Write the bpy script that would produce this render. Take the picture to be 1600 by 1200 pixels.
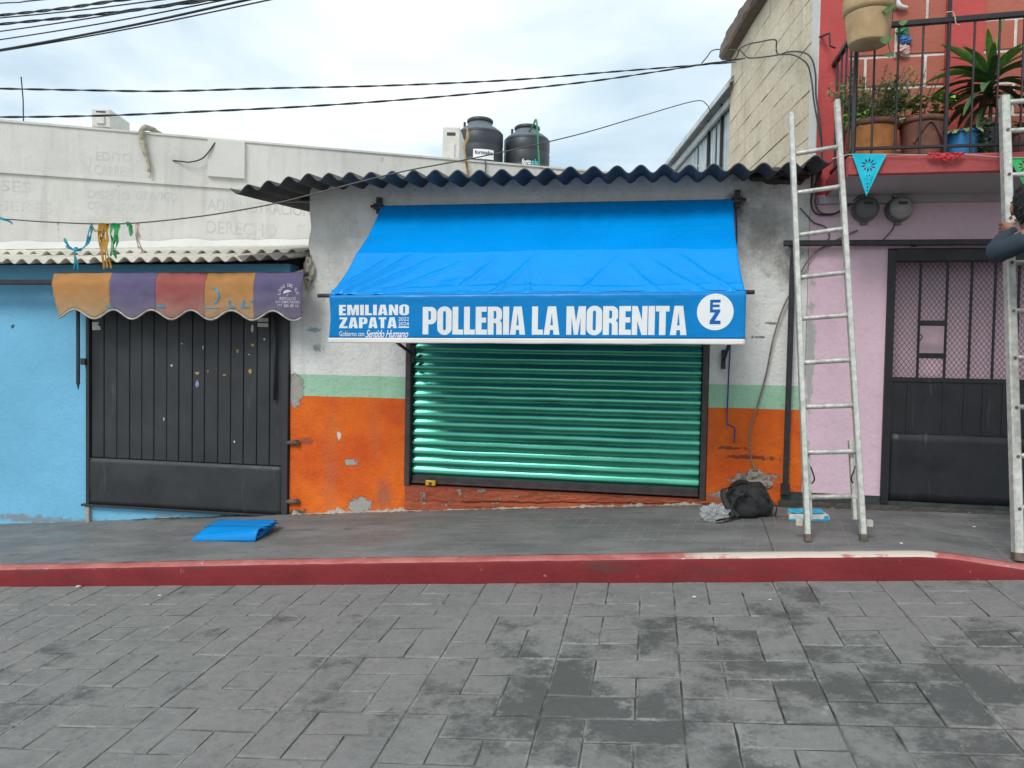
import bpy, bmesh, math, random
from mathutils import Vector, Matrix, noise as mnoise
R = math.radians
random.seed(7)
scene = bpy.context.scene
for o in list(bpy.data.objects): bpy.data.objects.remove(o)
COL = scene.collection

# ------------------------------------------------------------------ camera, sky, sun, exposure
F_PX, YAW, PITCH, ROLL, CAM_H = 1190.0, R(10.3), R(-1.9), R(1.05), 1.65
fwd = Vector((-math.sin(YAW)*math.cos(PITCH), math.cos(YAW)*math.cos(PITCH), math.sin(PITCH)))
r0 = Vector((math.cos(YAW), math.sin(YAW), 0)); u0 = r0.cross(fwd)
cr = r0*math.cos(ROLL) + u0*math.sin(ROLL); cu = -r0*math.sin(ROLL) + u0*math.cos(ROLL)
CAM = Vector((0, 0, CAM_H))
cam = bpy.data.cameras.new('camera'); cam_o = bpy.data.objects.new('camera', cam); COL.objects.link(cam_o)
cam_o.matrix_world = Matrix(((cr.x, cu.x, -fwd.x, CAM.x), (cr.y, cu.y, -fwd.y, CAM.y), (cr.z, cu.z, -fwd.z, CAM.z), (0, 0, 0, 1)))
cam.sensor_width = 36; cam.lens = 36*F_PX/1600; cam.clip_start = .05; cam.clip_end = 1000
scene.camera = cam_o
scene.render.resolution_x, scene.render.resolution_y = 1024, 768

SUN_EL, SUN_AZ = 46, 200            # compass-like: azimuth measured from +Y clockwise
world = bpy.data.worlds.new('World'); scene.world = world; world.use_nodes = True
wn = world.node_tree.nodes; wl = world.node_tree.links; wn.clear()
def W_(t, **k):
    n = wn.new(t)
    for a, b in k.items(): setattr(n, a, b)
    return n
sky = W_('ShaderNodeTexSky', sky_type='NISHITA', sun_disc=False, sun_elevation=R(SUN_EL), sun_rotation=R(SUN_AZ))
tc = W_('ShaderNodeTexCoord'); sep = W_('ShaderNodeSeparateXYZ'); wl.new(tc.outputs['Generated'], sep.inputs[0])
add = W_('ShaderNodeMath', operation='ADD'); add.inputs[1].default_value = .22; wl.new(sep.outputs[2], add.inputs[0])
mx = W_('ShaderNodeMath', operation='MAXIMUM'); mx.inputs[1].default_value = .12; wl.new(add.outputs[0], mx.inputs[0])
dv = W_('ShaderNodeVectorMath', operation='DIVIDE'); wl.new(tc.outputs['Generated'], dv.inputs[0]); wl.new(mx.outputs[0], dv.inputs[1])
nz = W_('ShaderNodeTexNoise'); nz.inputs['Scale'].default_value = 1.5; nz.inputs['Detail'].default_value = 6; nz.inputs['Roughness'].default_value = .50
nz.inputs['Distortion'].default_value = .25
wl.new(dv.outputs[0], nz.inputs['Vector'])
rp = W_('ShaderNodeValToRGB'); wl.new(nz.outputs['Fac'], rp.inputs[0])
e = rp.color_ramp.elements
e[0].position = .36; e[0].color = (.48, .63, .75, 1); e[1].position = .68; e[1].color = (1.0, 1.03, 1.03, 1)
m_ = e.new(.46); m_.color = (.68, .80, .87, 1)
m2_ = e.new(.56); m2_.color = (.86, .935, .965, 1)
sc_ = W_('ShaderNodeVectorMath', operation='SCALE'); sc_.inputs['Scale'].default_value = 8.8; wl.new(rp.outputs[0], sc_.inputs[0])
mixw = W_('ShaderNodeMix', data_type='RGBA'); mixw.inputs[0].default_value = .93
wl.new(sky.outputs[0], mixw.inputs[6]); wl.new(sc_.outputs[0], mixw.inputs[7])
bg = W_('ShaderNodeBackground'); bg.inputs['Strength'].default_value = .1
wo = W_('ShaderNodeOutputWorld'); wl.new(mixw.outputs[2], bg.inputs[0]); wl.new(bg.outputs[0], wo.inputs[0])

sd = bpy.data.lights.new('sun', 'SUN'); sd.energy = 1.5; sd.angle = R(22); sd.color = (1, .965, .91)
sun_o = bpy.data.objects.new('sun', sd); COL.objects.link(sun_o)
to_sun = Vector((math.sin(R(SUN_AZ))*math.cos(R(SUN_EL)), math.cos(R(SUN_AZ))*math.cos(R(SUN_EL)), math.sin(R(SUN_EL))))
sun_o.rotation_euler = to_sun.to_track_quat('Z', 'Y').to_euler(); sun_o.location = (0, -5, 12)
vs = scene.view_settings; vs.view_transform = 'Standard'; vs.look = 'None'; vs.gamma = 1; vs.use_curve_mapping = False
vs.exposure = .47

# ------------------------------------------------------------------ measuring helpers (photo point -> place in the street)
def ray(x, y): return fwd + cr*((x-800)/F_PX) - cu*((y-600)/F_PX)
def at(x, y, Y): d = ray(x, y); return CAM + d*(Y/d.y)
def on_plane(x, y, n, d): v = ray(x, y); return CAM + v*((d - n.dot(CAM))/n.dot(v))
def interp(x, pts):
    if x <= pts[0][0]: return pts[0][1]
    for (a, b), (c, d) in zip(pts, pts[1:]):
        if x <= c: return b + (d-b)*(x-a)/(c-a)
    return pts[-1][1]
W = 6.2                               # street wall line of all three houses
KY = 4.75                             # kerb line
WALLZ = [(-9, -.27), (-6.04, -.003), (-5.1, .069), (-3.108, .25), (-1.994, .344), (-1.108, .413), (.442, .526), (1.262, .544), (1.863, .552), (2.746, .561), (6, .62)]
KERBZ = [(-9, -.30), (-4.631, .046), (-2.611, .218), (-.842, .361), (.721, .484), (1.6, .548), (1.75, .545), (2.115, .509), (2.6, .49), (6, .75)]
def road_z(x, y): return .026 + .078*x + .054*y
def walk_z(x, y):
    t = min(1, max(0, (y-KY)/(W-KY)))
    return interp(x, KERBZ)*(1-t) + interp(x, WALLZ)*t
def on_walk(x, y):
    Y = 5.4
    for _ in range(30):
        p = at(x, y, Y); q = ray(x, y)
        Y -= (p.z - walk_z(p.x, Y))/(q.z/q.y - (walk_z(p.x, Y+.05)-walk_z(p.x, Y))/.05)*.7
        Y = max(4.2, min(6.4, Y))
    p = at(x, y, Y); return Vector((p.x, p.y, walk_z(p.x, p.y)))
def fbm(x, y, z=0, s=1.0): return mnoise.fractal(Vector((x*s, y*s, z*s)), .8, 2.0, 4)

# ------------------------------------------------------------------ materials
class G:
    def __init__(s, name, rough=.8, metal=0, spec=.5):
        s.m = bpy.data.materials.new(name); s.m.use_nodes = True; s.nt = s.m.node_tree
        s.b = s.nt.nodes['Principled BSDF']; s.b.inputs['Roughness'].default_value = rough; s.b.inputs['Metallic'].default_value = metal
        s.b.inputs['Specular IOR Level'].default_value = spec
        s.pos = s.nt.nodes.new('ShaderNodeNewGeometry').outputs['Position']
    def n(s, t, ins=None, **at_):
        nd = s.nt.nodes.new(t)
        for k, v in at_.items(): setattr(nd, k, v)
        for k, v in (ins or {}).items(): s.put(nd.inputs[k], v)
        return nd
    def put(s, sock, v):
        if isinstance(v, bpy.types.NodeSocket): s.nt.links.new(v, sock)
        else:
            if hasattr(sock.default_value, '__len__') and len(sock.default_value) == 4 and len(v) == 3: v = (*v, 1)
            sock.default_value = v
    def math(s, op, a, b=0.0, c=0.0, clamp=False):
        return s.n('ShaderNodeMath', {0: a, 1: b, 2: c}, operation=op, use_clamp=clamp).outputs[0]
    def noise(s, scale, detail=4, rough=.55, vec=None, dist=0):
        return s.n('ShaderNodeTexNoise', {'Vector': vec or s.pos, 'Scale': scale, 'Detail': detail, 'Roughness': rough, 'Distortion': dist}).outputs['Fac']
    def ramp(s, fac, lo, hi, a=0.0, b=1.0):
        return s.n('ShaderNodeMapRange', {0: fac, 1: lo, 2: hi, 3: a, 4: b}).outputs[0]
    def mix(s, f, a, b, blend='MIX'):
        nd = s.n('ShaderNodeMix', data_type='RGBA', blend_type=blend); s.put(nd.inputs[0], f); s.put(nd.inputs[6], a); s.put(nd.inputs[7], b)
        return nd.outputs[2]
    def scaled(s, v): return s.n('ShaderNodeVectorMath', {0: s.pos, 1: v}, operation='MULTIPLY').outputs[0]
    def xyz(s): return s.n('ShaderNodeSeparateXYZ', {0: s.pos}).outputs
    def blob(s, x, z, rx, rz, ns=9, amt=.9, soft=.06):
        p = s.xyz()
        a = s.math('POWER', s.math('DIVIDE', s.math('SUBTRACT', p[0], x), rx), 2.0)
        b = s.math('POWER', s.math('DIVIDE', s.math('SUBTRACT', p[2], z), rz), 2.0)
        d = s.math('SQRT', s.math('ADD', a, b))
        d = s.math('ADD', d, s.math('MULTIPLY', s.math('SUBTRACT', s.noise(ns, 7, .72), .5), amt*5))
        return s.ramp(d, 1+soft, 1-soft)
    def color(s, c): s.put(s.b.inputs['Base Color'], c)
    def bump(s, h, strength=.3, dist=.01):
        s.put(s.b.inputs['Normal'], s.n('ShaderNodeBump', {'Height': h, 'Strength': strength, 'Distance': dist}).outputs[0])
    def set(s, k, v): s.put(s.b.inputs[k], v)
def mul(c, k): return tuple(min(1, x*k) for x in c)

def plain(name, c, rough=.6, metal=0, var=.12, scale=14, bump=.12, spec=.5):
    g = G(name, rough, metal, spec)
    f = g.noise(scale, 5, .6)
    g.color(g.mix(g.ramp(f, .35, .68), mul(c, 1-var), mul(c, 1+var)))
    if bump: g.bump(g.noise(scale*4, 4), bump, .004)
    g.set('Roughness', g.ramp(g.noise(scale*.7), .3, .7, max(.03, rough-.08), min(1, rough+.1)))
    return g.m
def plaster(name, c, dirt=(.18, .16, .14), dirt_amt=.35, chips=(.4, .38, .35), chip=.70, bump=.35, blobs=(), streak=.0, var=.07):
    g = G(name, .88, 0, .3)
    big = g.noise(1.1, 5, .6); fine = g.noise(22, 6, .65)
    col = g.mix(g.ramp(big, .35, .68), mul(c, 1-var), mul(c, 1+var*.7))
    col = g.mix(g.math('MULTIPLY', g.ramp(fine, .55, .8), dirt_amt), col, dirt)
    if streak:
        sn = g.noise(1, 6, .6, g.scaled((9, 9, .7)))
        col = g.mix(g.math('MULTIPLY', g.ramp(sn, .52, .8), streak), col, dirt)
    for (x, z, rx, rz, cc, ns, amt, soft, op) in blobs:
        col = g.mix(g.math('MULTIPLY', g.blob(x, z, rx, rz, ns, amt, soft), op), col, cc)
    ch = g.math('MULTIPLY', g.ramp(g.noise(7.5, 7, .7), chip, chip+.02), 1)
    col = g.mix(ch, col, chips)
    g.color(col)
    h = g.math('ADD', g.math('MULTIPLY', g.noise(34, 6, .6), .5), g.math('MULTIPLY', g.noise(4.5, 4, .5), 1.6))
    h = g.math('SUBTRACT', h, g.math('MULTIPLY', ch, .5))
    g.bump(h, min(1, bump*1.7), .013)
    return g.m

M = {}
def wb(px, py, rx, rz, c, ns=9, amt=.55, soft=.06, op=1.0):      # blob given by photo point on the street wall
    p = at(px, py, W); return (p.x, p.z, rx, rz, c, ns, amt, soft, op)
CEM = (.36, .34, .31); SOOT = (.10, .09, .085)
# shop wall: white above, mint band, orange below
def shop_wall():
    g = G('shop_wall_paint', .86, 0, .3); p = g.xyz()
    zz = g.math('ADD', p[2], g.math('MULTIPLY', g.math('SUBTRACT', g.noise(7, 3), .5), .012))
    big = g.noise(1.3, 5, .6); fine = g.noise(26, 6, .66)
    white = g.mix(g.ramp(big, .35, .7), (.67, .665, .63), (.79, .785, .76))
    white = g.mix(g.math('MULTIPLY', g.ramp(g.noise(5, 6, .65, g.scaled((1, 1, .6))), .5, .78), .45), white, (.40, .385, .35))
    mint = g.mix(g.ramp(big, .35, .7), (.30, .52, .35), (.37, .60, .43))
    orange = g.mix(g.ramp(g.noise(2.3, 5, .6), .35, .7), (.60, .085, .012), (.80, .17, .015))
    orange = g.mix(g.math('MULTIPLY', g.ramp(g.noise(9, 7, .7), .55, .75), .45), orange, (.36, .07, .03))
    c = g.mix(g.ramp(zz, 1.478, 1.481), mint, white)
    c = g.mix(g.ramp(zz, 1.293, 1.296), orange, c)
    c = g.mix(g.math('MULTIPLY', g.ramp(fine, .58, .74), .40), c, (.20, .15, .12))
    hard = []
    dr = g.noise(1, 6, .65, g.scaled((7, 7, .8)))
    c = g.mix(g.math('MULTIPLY', g.ramp(dr, .56, .74), .28), c, (.22, .17, .13))
    for (x, z, rx, rz, cc, ns, amt, soft, op) in [
        wb(462, 612, .07, .15, CEM, 11), wb(562, 790, .11, .06, CEM, 12), wb(530, 680, .018, .04, (.6, .57, .5), 20), wb(548, 722, .05, .03, CEM, 20, .9),
        wb(480, 690, .07, .03, (.30, .08, .04), 20, .8, .3, .8), wb(600, 772, .07, .12, (.28, .11, .07), 9, .5, .5, .7),
        wb(464, 805, .12, .05, (.10, .08, .06), 12, .8, .2), wb(1178, 752, .15, .07, CEM, 12, .7), wb(1130, 775, .10, .03, CEM, 14, .8),
        wb(1120, 780, .14, .04, (.32, .10, .05), 10, .8, .3, .7),
        wb(1185, 335, .18, .2, SOOT, 8, .9, .8, .55), wb(1215, 385, .25, .12, (.16, .15, .13), 9, .9, .8, .55), wb(1240, 425, .14, .08, (.11, .10, .09), 9, .9, .7, .6),
        wb(1152, 322, .07, .09, (.05, .05, .05), 10, .7, .6, .7), wb(1220, 268, .25, .06, SOOT, 8, .9, .8, .6),
        wb(492, 515, .05, .022, (.2, .33, .36), 28, .9, .3, .8), wb(496, 545, .05, .03, (.3, .31, .31), 28, .9, .3, .8), wb(1205, 505, .05, .01, SOOT, 30, .8, .2, .8),
        wb(1185, 527, .05, .01, SOOT, 30, .8, .2, .8), wb(1175, 715, .2, .014, (.1, .04, .03), 30, 1.3, .2, .8), wb(1140, 700, .1, .012, (.1, .04, .03), 30, 1.3, .2, .8),
        wb(530, 390, .12, .2, (.40, .39, .36), 7, .8, .8, .6), wb(600, 470, .3, .15, (.42, .41, .38), 7, .8, .8, .5)]:
        bm_ = g.blob(x, z, rx, rz, ns, amt, soft)
        if soft < .1: hard.append(bm_)
        c = g.mix(g.math('MULTIPLY', bm_, op), c, cc)
    chip = g.ramp(g.noise(8.5, 8, .72), .70, .715)
    c = g.mix(chip, c, CEM)
    for bl in hard: chip = g.math('MAXIMUM', chip, bl)
    g.color(c)
    h = g.math('ADD', g.math('MULTIPLY', g.noise(36, 6, .6), .5), g.math('MULTIPLY', g.noise(4.5, 5, .55), 2.0))
    g.bump(g.math('SUBTRACT', h, g.math('MULTIPLY', chip, .9)), .75, .014)
    return g.m
M['shop'] = shop_wall()
M['step'] = plaster('worn_orange_step', (.36, .085, .04), (.16, .12, .10), .75, (.33, .28, .24), .60, .7, var=.3)
M['rubble'] = plaster('crumbled_plaster', (.40, .35, .29), (.08, .07, .06), 1.0, (.2, .17, .14), .62, .9, var=.25)
M['blue'] = plaster('blue_house_paint', (.17, .45, .66), (.10, .26, .36), .30, (.30, .42, .48), .74, .4, blobs=[
    wb(60, 812, 1.0, .03, (.22, .22, .21), 9, 1.2, .4, .8), wb(20, 510, .02, .02, (.05, .1, .14), 20, .6), wb(330, 812, .5, .02, (.25, .24, .22), 9, 1.2, .4, .7)])
M['white'] = plaster('white_wash', (.67, .655, .615), (.36, .34, .31), .40, (.48, .46, .42), .68, .25, streak=.5, var=.11)
M['white_clean'] = plaster('white_wash_panel', (.66, .65, .61), (.42, .41, .39), .3, (.5, .48, .45), .8, .2, streak=.2)
M['pink'] = plaster('pink_house_paint', (.72, .515, .595), (.34, .22, .28), .28, (.52, .42, .46), .77, .4, blobs=[wb(1265, 560, .03, .4, (.42, .42, .40), 8, .9, .2)])
M['red'] = plaster('red_house_paint', (.50, .085, .08), (.30, .08, .07), .4, (.45, .22, .18), .76, .35, var=.15)
M['redslab'] = plaster('red_slab_paint', (.42, .085, .085), (.2, .07, .06), .55, (.45, .3, .26), .72, .4, var=.18)
M['soffit'] = plaster('soffit_wash', (.42, .39, .40), (.22, .2, .2), .4, (.3, .28, .27), .76, .3)
M['brick'] = plaster('painted_block', (.42, .13, .09), (.3, .12, .09), .45, (.5, .26, .2), .76, .4, var=.15)
M['mortar'] = plain('white_joint_paint', (.68, .65, .60), .9, var=.2)
def tan_wall():
    g = G('tan_block_wall', .9, 0, .25)
    c = g.mix(g.ramp(g.noise(2.4, 6, .6), .33, .7), (.62, .53, .39), (.77, .69, .54))
    c = g.mix(g.math('MULTIPLY', g.ramp(g.noise(1, 6, .65, g.scaled((3, 3, .5))), .55, .8), .5), c, (.22, .18, .13))
    p = g.xyz()
    c = g.mix(g.math('MULTIPLY', g.ramp(g.noise(30, 5), .5, .7), .35), c, (.30, .23, .14))
    g.color(c); g.bump(g.math('ADD', g.noise(30, 6, .65), g.noise(6, 4)), .6, .012)
    return g.m
M['tan'] = tan_wall()
M['coping'] = plaster('weathered_coping', (.17, .13, .105), (.05, .045, .04), .7, (.35, .3, .25), .66, .6, var=.3)
M['cement_sheet'] = plaster('dark_fibre_cement', (.105, .103, .10), (.03, .032, .035), .6, (.2, .2, .19), .76, .3, var=.3)
M['cream_sheet'] = plaster('cream_painted_sheet', (.60, .56, .48), (.24, .21, .18), .55, (.30, .27, .24), .72, .35, var=.15)
M['grey_sheet'] = plaster('bare_grey_sheet', (.22, .20, .18), (.06, .055, .05), .7, (.4, .38, .35), .70, .5, var=.3)
def gate_paint(name, c, rough):
    g = G(name, rough, 0, .5)
    col = g.mix(g.ramp(g.noise(3, 6, .65), .35, .7), mul(c, .75), mul(c, 1.3))
    col = g.mix(g.math('MULTIPLY', g.ramp(g.noise(1, 7, .7, g.scaled((14, 14, 1.4))), .60, .8), .5), col, (.16, .16, .165))
    col = g.mix(g.ramp(g.noise(16, 8, .7), .73, .745), col, (.28, .27, .26))
    g.color(col); g.bump(g.noise(28, 5, .6), .18, .006)
    g.set('Roughness', g.ramp(g.noise(6), .3, .7, rough-.12, rough+.12))
    return g.m
M['gate'] = gate_paint('charcoal_gate_paint', (.027, .029, .033), .55)
M['gate2'] = gate_paint('black_gate_paint', (.009, .010, .013), .5)
M['iron'] = plain('black_iron', (.022, .022, .026), .5, 0, .3)
M['brown_iron'] = plain('brown_iron', (.055, .04, .04), .5, 0, .3)
M['rail'] = plain('dark_railing_paint', (.016, .013, .017), .5, 0, .3)
def shutter_mat():
    g = G('green_shutter_paint', .2, .85, .6)
    col = g.mix(g.ramp(g.noise(3, 5), .35, .7), (.09, .40, .285), (.12, .47, .345))
    col = g.mix(g.math('MULTIPLY', g.ramp(g.noise(1, 6, .65, g.scaled((5, 5, 24))), .58, .8), .35), col, (.03, .20, .14))
    g.color(col); g.set('Roughness', g.ramp(g.noise(2, 3), .3, .7, .19, .30))
    g.bump(g.noise(1, 2, .4, g.scaled((1.5, 1, 1.5))), .05, .02)
    return g.m
M['shutter'] = shutter_mat()
def canvas(name, c, rough=.32, var=.05, spec=.22):
    g = G(name, rough, 0, spec)
    g.color(g.mix(g.ramp(g.noise(2.2, 5), .35, .7), mul(c, 1-var), mul(c, 1+var)))
    h = g.math('ADD', g.noise(3.5, 5, .55, dist=.6), g.math('MULTIPLY', g.noise(24, 3), .12))
    g.bump(h, .42, .02); g.set('Roughness', g.ramp(g.noise(4), .3, .7, rough-.08, rough+.1))
    return g.m
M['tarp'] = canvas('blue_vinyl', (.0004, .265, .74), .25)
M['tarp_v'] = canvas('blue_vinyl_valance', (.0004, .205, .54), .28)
M['print'] = canvas('white_print', (.78, .80, .80), .35, .03)
M['hem'] = canvas('white_hem', (.78, .74, .71), .45, .05)
M['printblue'] = canvas('blue_print', (.003, .12, .42), .35, .03)
M['folded'] = canvas('folded_blue_vinyl', (.0004, .23, .62), .34)
def old_canvas(name, c, dirt):
    g = G(name, .8, 0, .3); p = g.xyz()
    f = g.noise(4, 6, .65)
    col = g.mix(g.ramp(f, .3, .72), c, mul(c, .78))
    low = g.math('MULTIPLY', g.ramp(g.math('ADD', p[2], g.math('MULTIPLY', g.math('SUBTRACT', g.noise(5, 5), .5), .35)), 2.2, 1.95), .75)
    col = g.mix(low, col, dirt)
    col = g.mix(g.math('MULTIPLY', g.ramp(g.noise(30, 5), .6, .75), .25), col, (.1, .09, .08))
    g.color(col); g.bump(g.noise(9, 5, .6), .3, .012)
    return g.m
M['v_orange'] = old_canvas('faded_orange_canvas', (.47, .225, .075), (.42, .31, .19))
M['v_purple'] = old_canvas('faded_purple_canvas', (.13, .11, .21), (.21, .17, .225))
M['v_red'] = old_canvas('faded_red_canvas', (.37, .10, .09), (.38, .23, .18))
M['v_trim'] = plain('dirty_white_trim', (.42, .39, .34), .8, var=.3)
M['v_blue'] = plain('blue_letter_paint', (.03, .27, .45), .7, var=.3)
M['v_white'] = plain('faded_white_print', (.55, .52, .56), .7, var=.2)
M['faint'] = plain('faded_wall_lettering', (.575, .575, .555), .9, var=.10, scale=8, spec=.2)
M['faint2'] = plain('fainter_wall_lettering', (.605, .60, .57), .9, var=.08, scale=8, spec=.2)
M['tank'] = plain('black_tank_plastic', (.030, .036, .044), .45, 0, .15, 3, .05)
M['tank_top'] = plain('dusty_tank_top', (.13, .15, .17), .7, 0, .15, 5, .05)
M['cyan_print'] = plain('cyan_print', (.12, .50, .58), .6)
M['black_print'] = plain('black_print', (.04, .04, .045), .6)
M['sticker'] = plain('torn_paper', (.55, .54, .5), .9, var=.25)
M['tape'] = plain('brown_paper_scrap', (.34, .22, .09), .9, var=.3)
M['violet_scrap'] = plain('violet_paper_scrap', (.30, .28, .5), .9, var=.4, scale=60)
M['acwhite'] = plain('ac_casing', (.60, .58, .53), .5, var=.1)
M['hose'] = plain('foam_pipe_cover', (.40, .37, .27), .9, var=.35, scale=20, bump=.5)
M['wire'] = plain('black_cable', (.025, .025, .03), .6, var=.3)
M['wire_grey'] = plain('grey_cable', (.11, .10, .09), .7, var=.3)
M['cable_tan'] = plain('painted_over_cable', (.22, .17, .14), .8, var=.3)
M['blue_cord'] = plain('blue_cord', (.04, .06, .22), .7, var=.3)
M['zinc'] = plain('galvanised_sheet', (.42, .47, .49), .4, .55, .15, 5)
M['gutter'] = plain('galvanised_gutter', (.45, .49, .50), .45, .4, .2, 5)
M['ladder'] = plain('worn_white_aluminium', (.50, .50, .46), .45, .2, .22, 26, .25)
M['ladder_rung'] = plain('worn_rung', (.50, .49, .45), .42, .25, .30, 22, .25)
M['rubber'] = plain('dirty_rubber', (.13, .10, .08), .9, var=.3)
M['pad'] = plain('cream_rubber_pad', (.5, .47, .40), .8, var=.2)
M['brass'] = plain('yellow_padlock', (.62, .34, .02), .4, .2, .15)
M['steel'] = plain('steel', (.5, .5, .5), .3, .9, .1)
M['bagcloth'] = plain('black_nylon', (.012, .012, .014), .7, 0, .35, 20, .4)
M['bagtrim'] = plain('charcoal_strap', (.022, .022, .022), .75, 0, .3, 20, .4)
M['skin'] = plain('skin', (.30, .14, .085), .6, 0, .08, 12, .05)
M['shirt'] = plain('slate_shirt', (.026, .042, .060), .85, 0, .25, 9, .4)
M['trousers'] = plain('maroon_trousers', (.11, .045, .040), .85, 0, .25, 9, .4)
M['hair'] = plain('black_hair', (.010, .008, .009), .6, 0, .3, 30, .6)
M['collar'] = plain('white_collar', (.62, .6, .58), .8)
M['shoe'] = plain('dark_shoe', (.03, .025, .022), .6)
M['terracotta'] = plain('terracotta', (.42, .17, .05), .75, 0, .25, 12, .3)
M['browncl'] = plain('brown_clay', (.17, .075, .05), .7, 0, .35, 9, .3)
M['paleclay'] = plain('pale_clay', (.45, .31, .16), .8, 0, .18, 9, .3)
M['bluepl'] = plain('blue_bucket', (.02, .20, .45), .4, 0, .1)
M['blackpl'] = plain('black_bucket', (.02, .022, .028), .5, 0, .2)
M['soil'] = plain('soil', (.05, .035, .025), .95, 0, .4, 30, .6)
def leafmat(name, c, tr=.25):
    g = G(name, .5, 0, .4)
    rnd = g.n('ShaderNodeObjectInfo').outputs['Random']
    f = g.math('ADD', g.math('MULTIPLY', g.noise(30, 3), .8), g.math('MULTIPLY', rnd, .3))
    g.color(g.mix(g.ramp(f, .3, .9), mul(c, .55), mul(c, 1.45)))
    g.set('Subsurface Weight', 0.0)
    return g.m
M['leaf_dark'] = leafmat('dark_leaf', (.06, .125, .045)); M['leaf_mid'] = leafmat('mid_leaf', (.15, .31, .07)); M['leaf_lime'] = leafmat('lime_leaf', (.24, .46, .08))
M['leaf_olive'] = leafmat('olive_leaf', (.27, .31, .13)); M['leaf_hang'] = leafmat('hanging_leaf', (.075, .15, .05)); M['leaf_brown'] = leafmat('dead_leaf', (.16, .10, .05)); M['leaf_dry'] = leafmat('dry_olive_leaf', (.22, .26, .11)); M['leaf_pale'] = leafmat('yellowing_leaf', (.40, .42, .19)); M['stem'] = plain('stem', (.10, .085, .045), .8)
def paper(name, c):
    g = G(name, .6, 0, .3); g.color(g.mix(g.ramp(g.noise(9), .3, .7), mul(c, .85), mul(c, 1.1))); return g.m
M['p_cyan'] = paper('cyan_cut_paper', (.005, .50, .66)); M['p_red'] = paper('red_cut_paper', (.50, .04, .05)); M['p_green'] = paper('green_cut_paper', (.05, .45, .15))
M['p_teal'] = paper('teal_plastic', (.01, .25, .36)); M['p_ochre'] = paper('ochre_plastic', (.42, .22, .03)); M['p_gr'] = paper('green_plastic', (.02, .28, .08)); M['p_rose'] = paper('faded_rose_plastic', (.48, .37, .33))
def bagplastic():
    g = G('clear_plastic', .15, 0, .5); g.color((.55, .58, .60)); g.set('Alpha', .28); g.bump(g.noise(40, 4), .5, .01); return g.m
M['clear'] = bagplastic()
M['carton_blue'] = plain('blue_carton', (.03, .38, .58), .6, var=.2); M['carton_white'] = plain('dirty_carton_side', (.55, .54, .5), .8, var=.25)
M['white_ceramic'] = plain('white_ceramic', (.7, .69, .66), .4); M['ceramic_green'] = plain('green_ceramic', (.03, .2, .08), .4); M['ceramic_blue'] = plain('blue_ceramic', (.04, .14, .34), .4); M['ceramic_pink'] = plain('pink_ceramic', (.6, .36, .34), .4)
M['beam'] = plain('dark_green_beam', (.03, .042, .04), .6, 0, .3)
M['darkstone'] = plaster('dark_footing', (.07, .062, .055), (.02, .02, .02), .7, (.22, .17, .13), .62, .8, var=.4)
M['interior'] = plain('dark_interior', (.06, .055, .055), .9)
M['meter'] = plain('meter_casing', (.15, .155, .15), .5, .3, .15); M['meter_face'] = plain('meter_glass', (.30, .295, .28), .25, 0, .1)
M['rebar'] = plain('rusty_rebar', (.16, .12, .10), .8)

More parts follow.
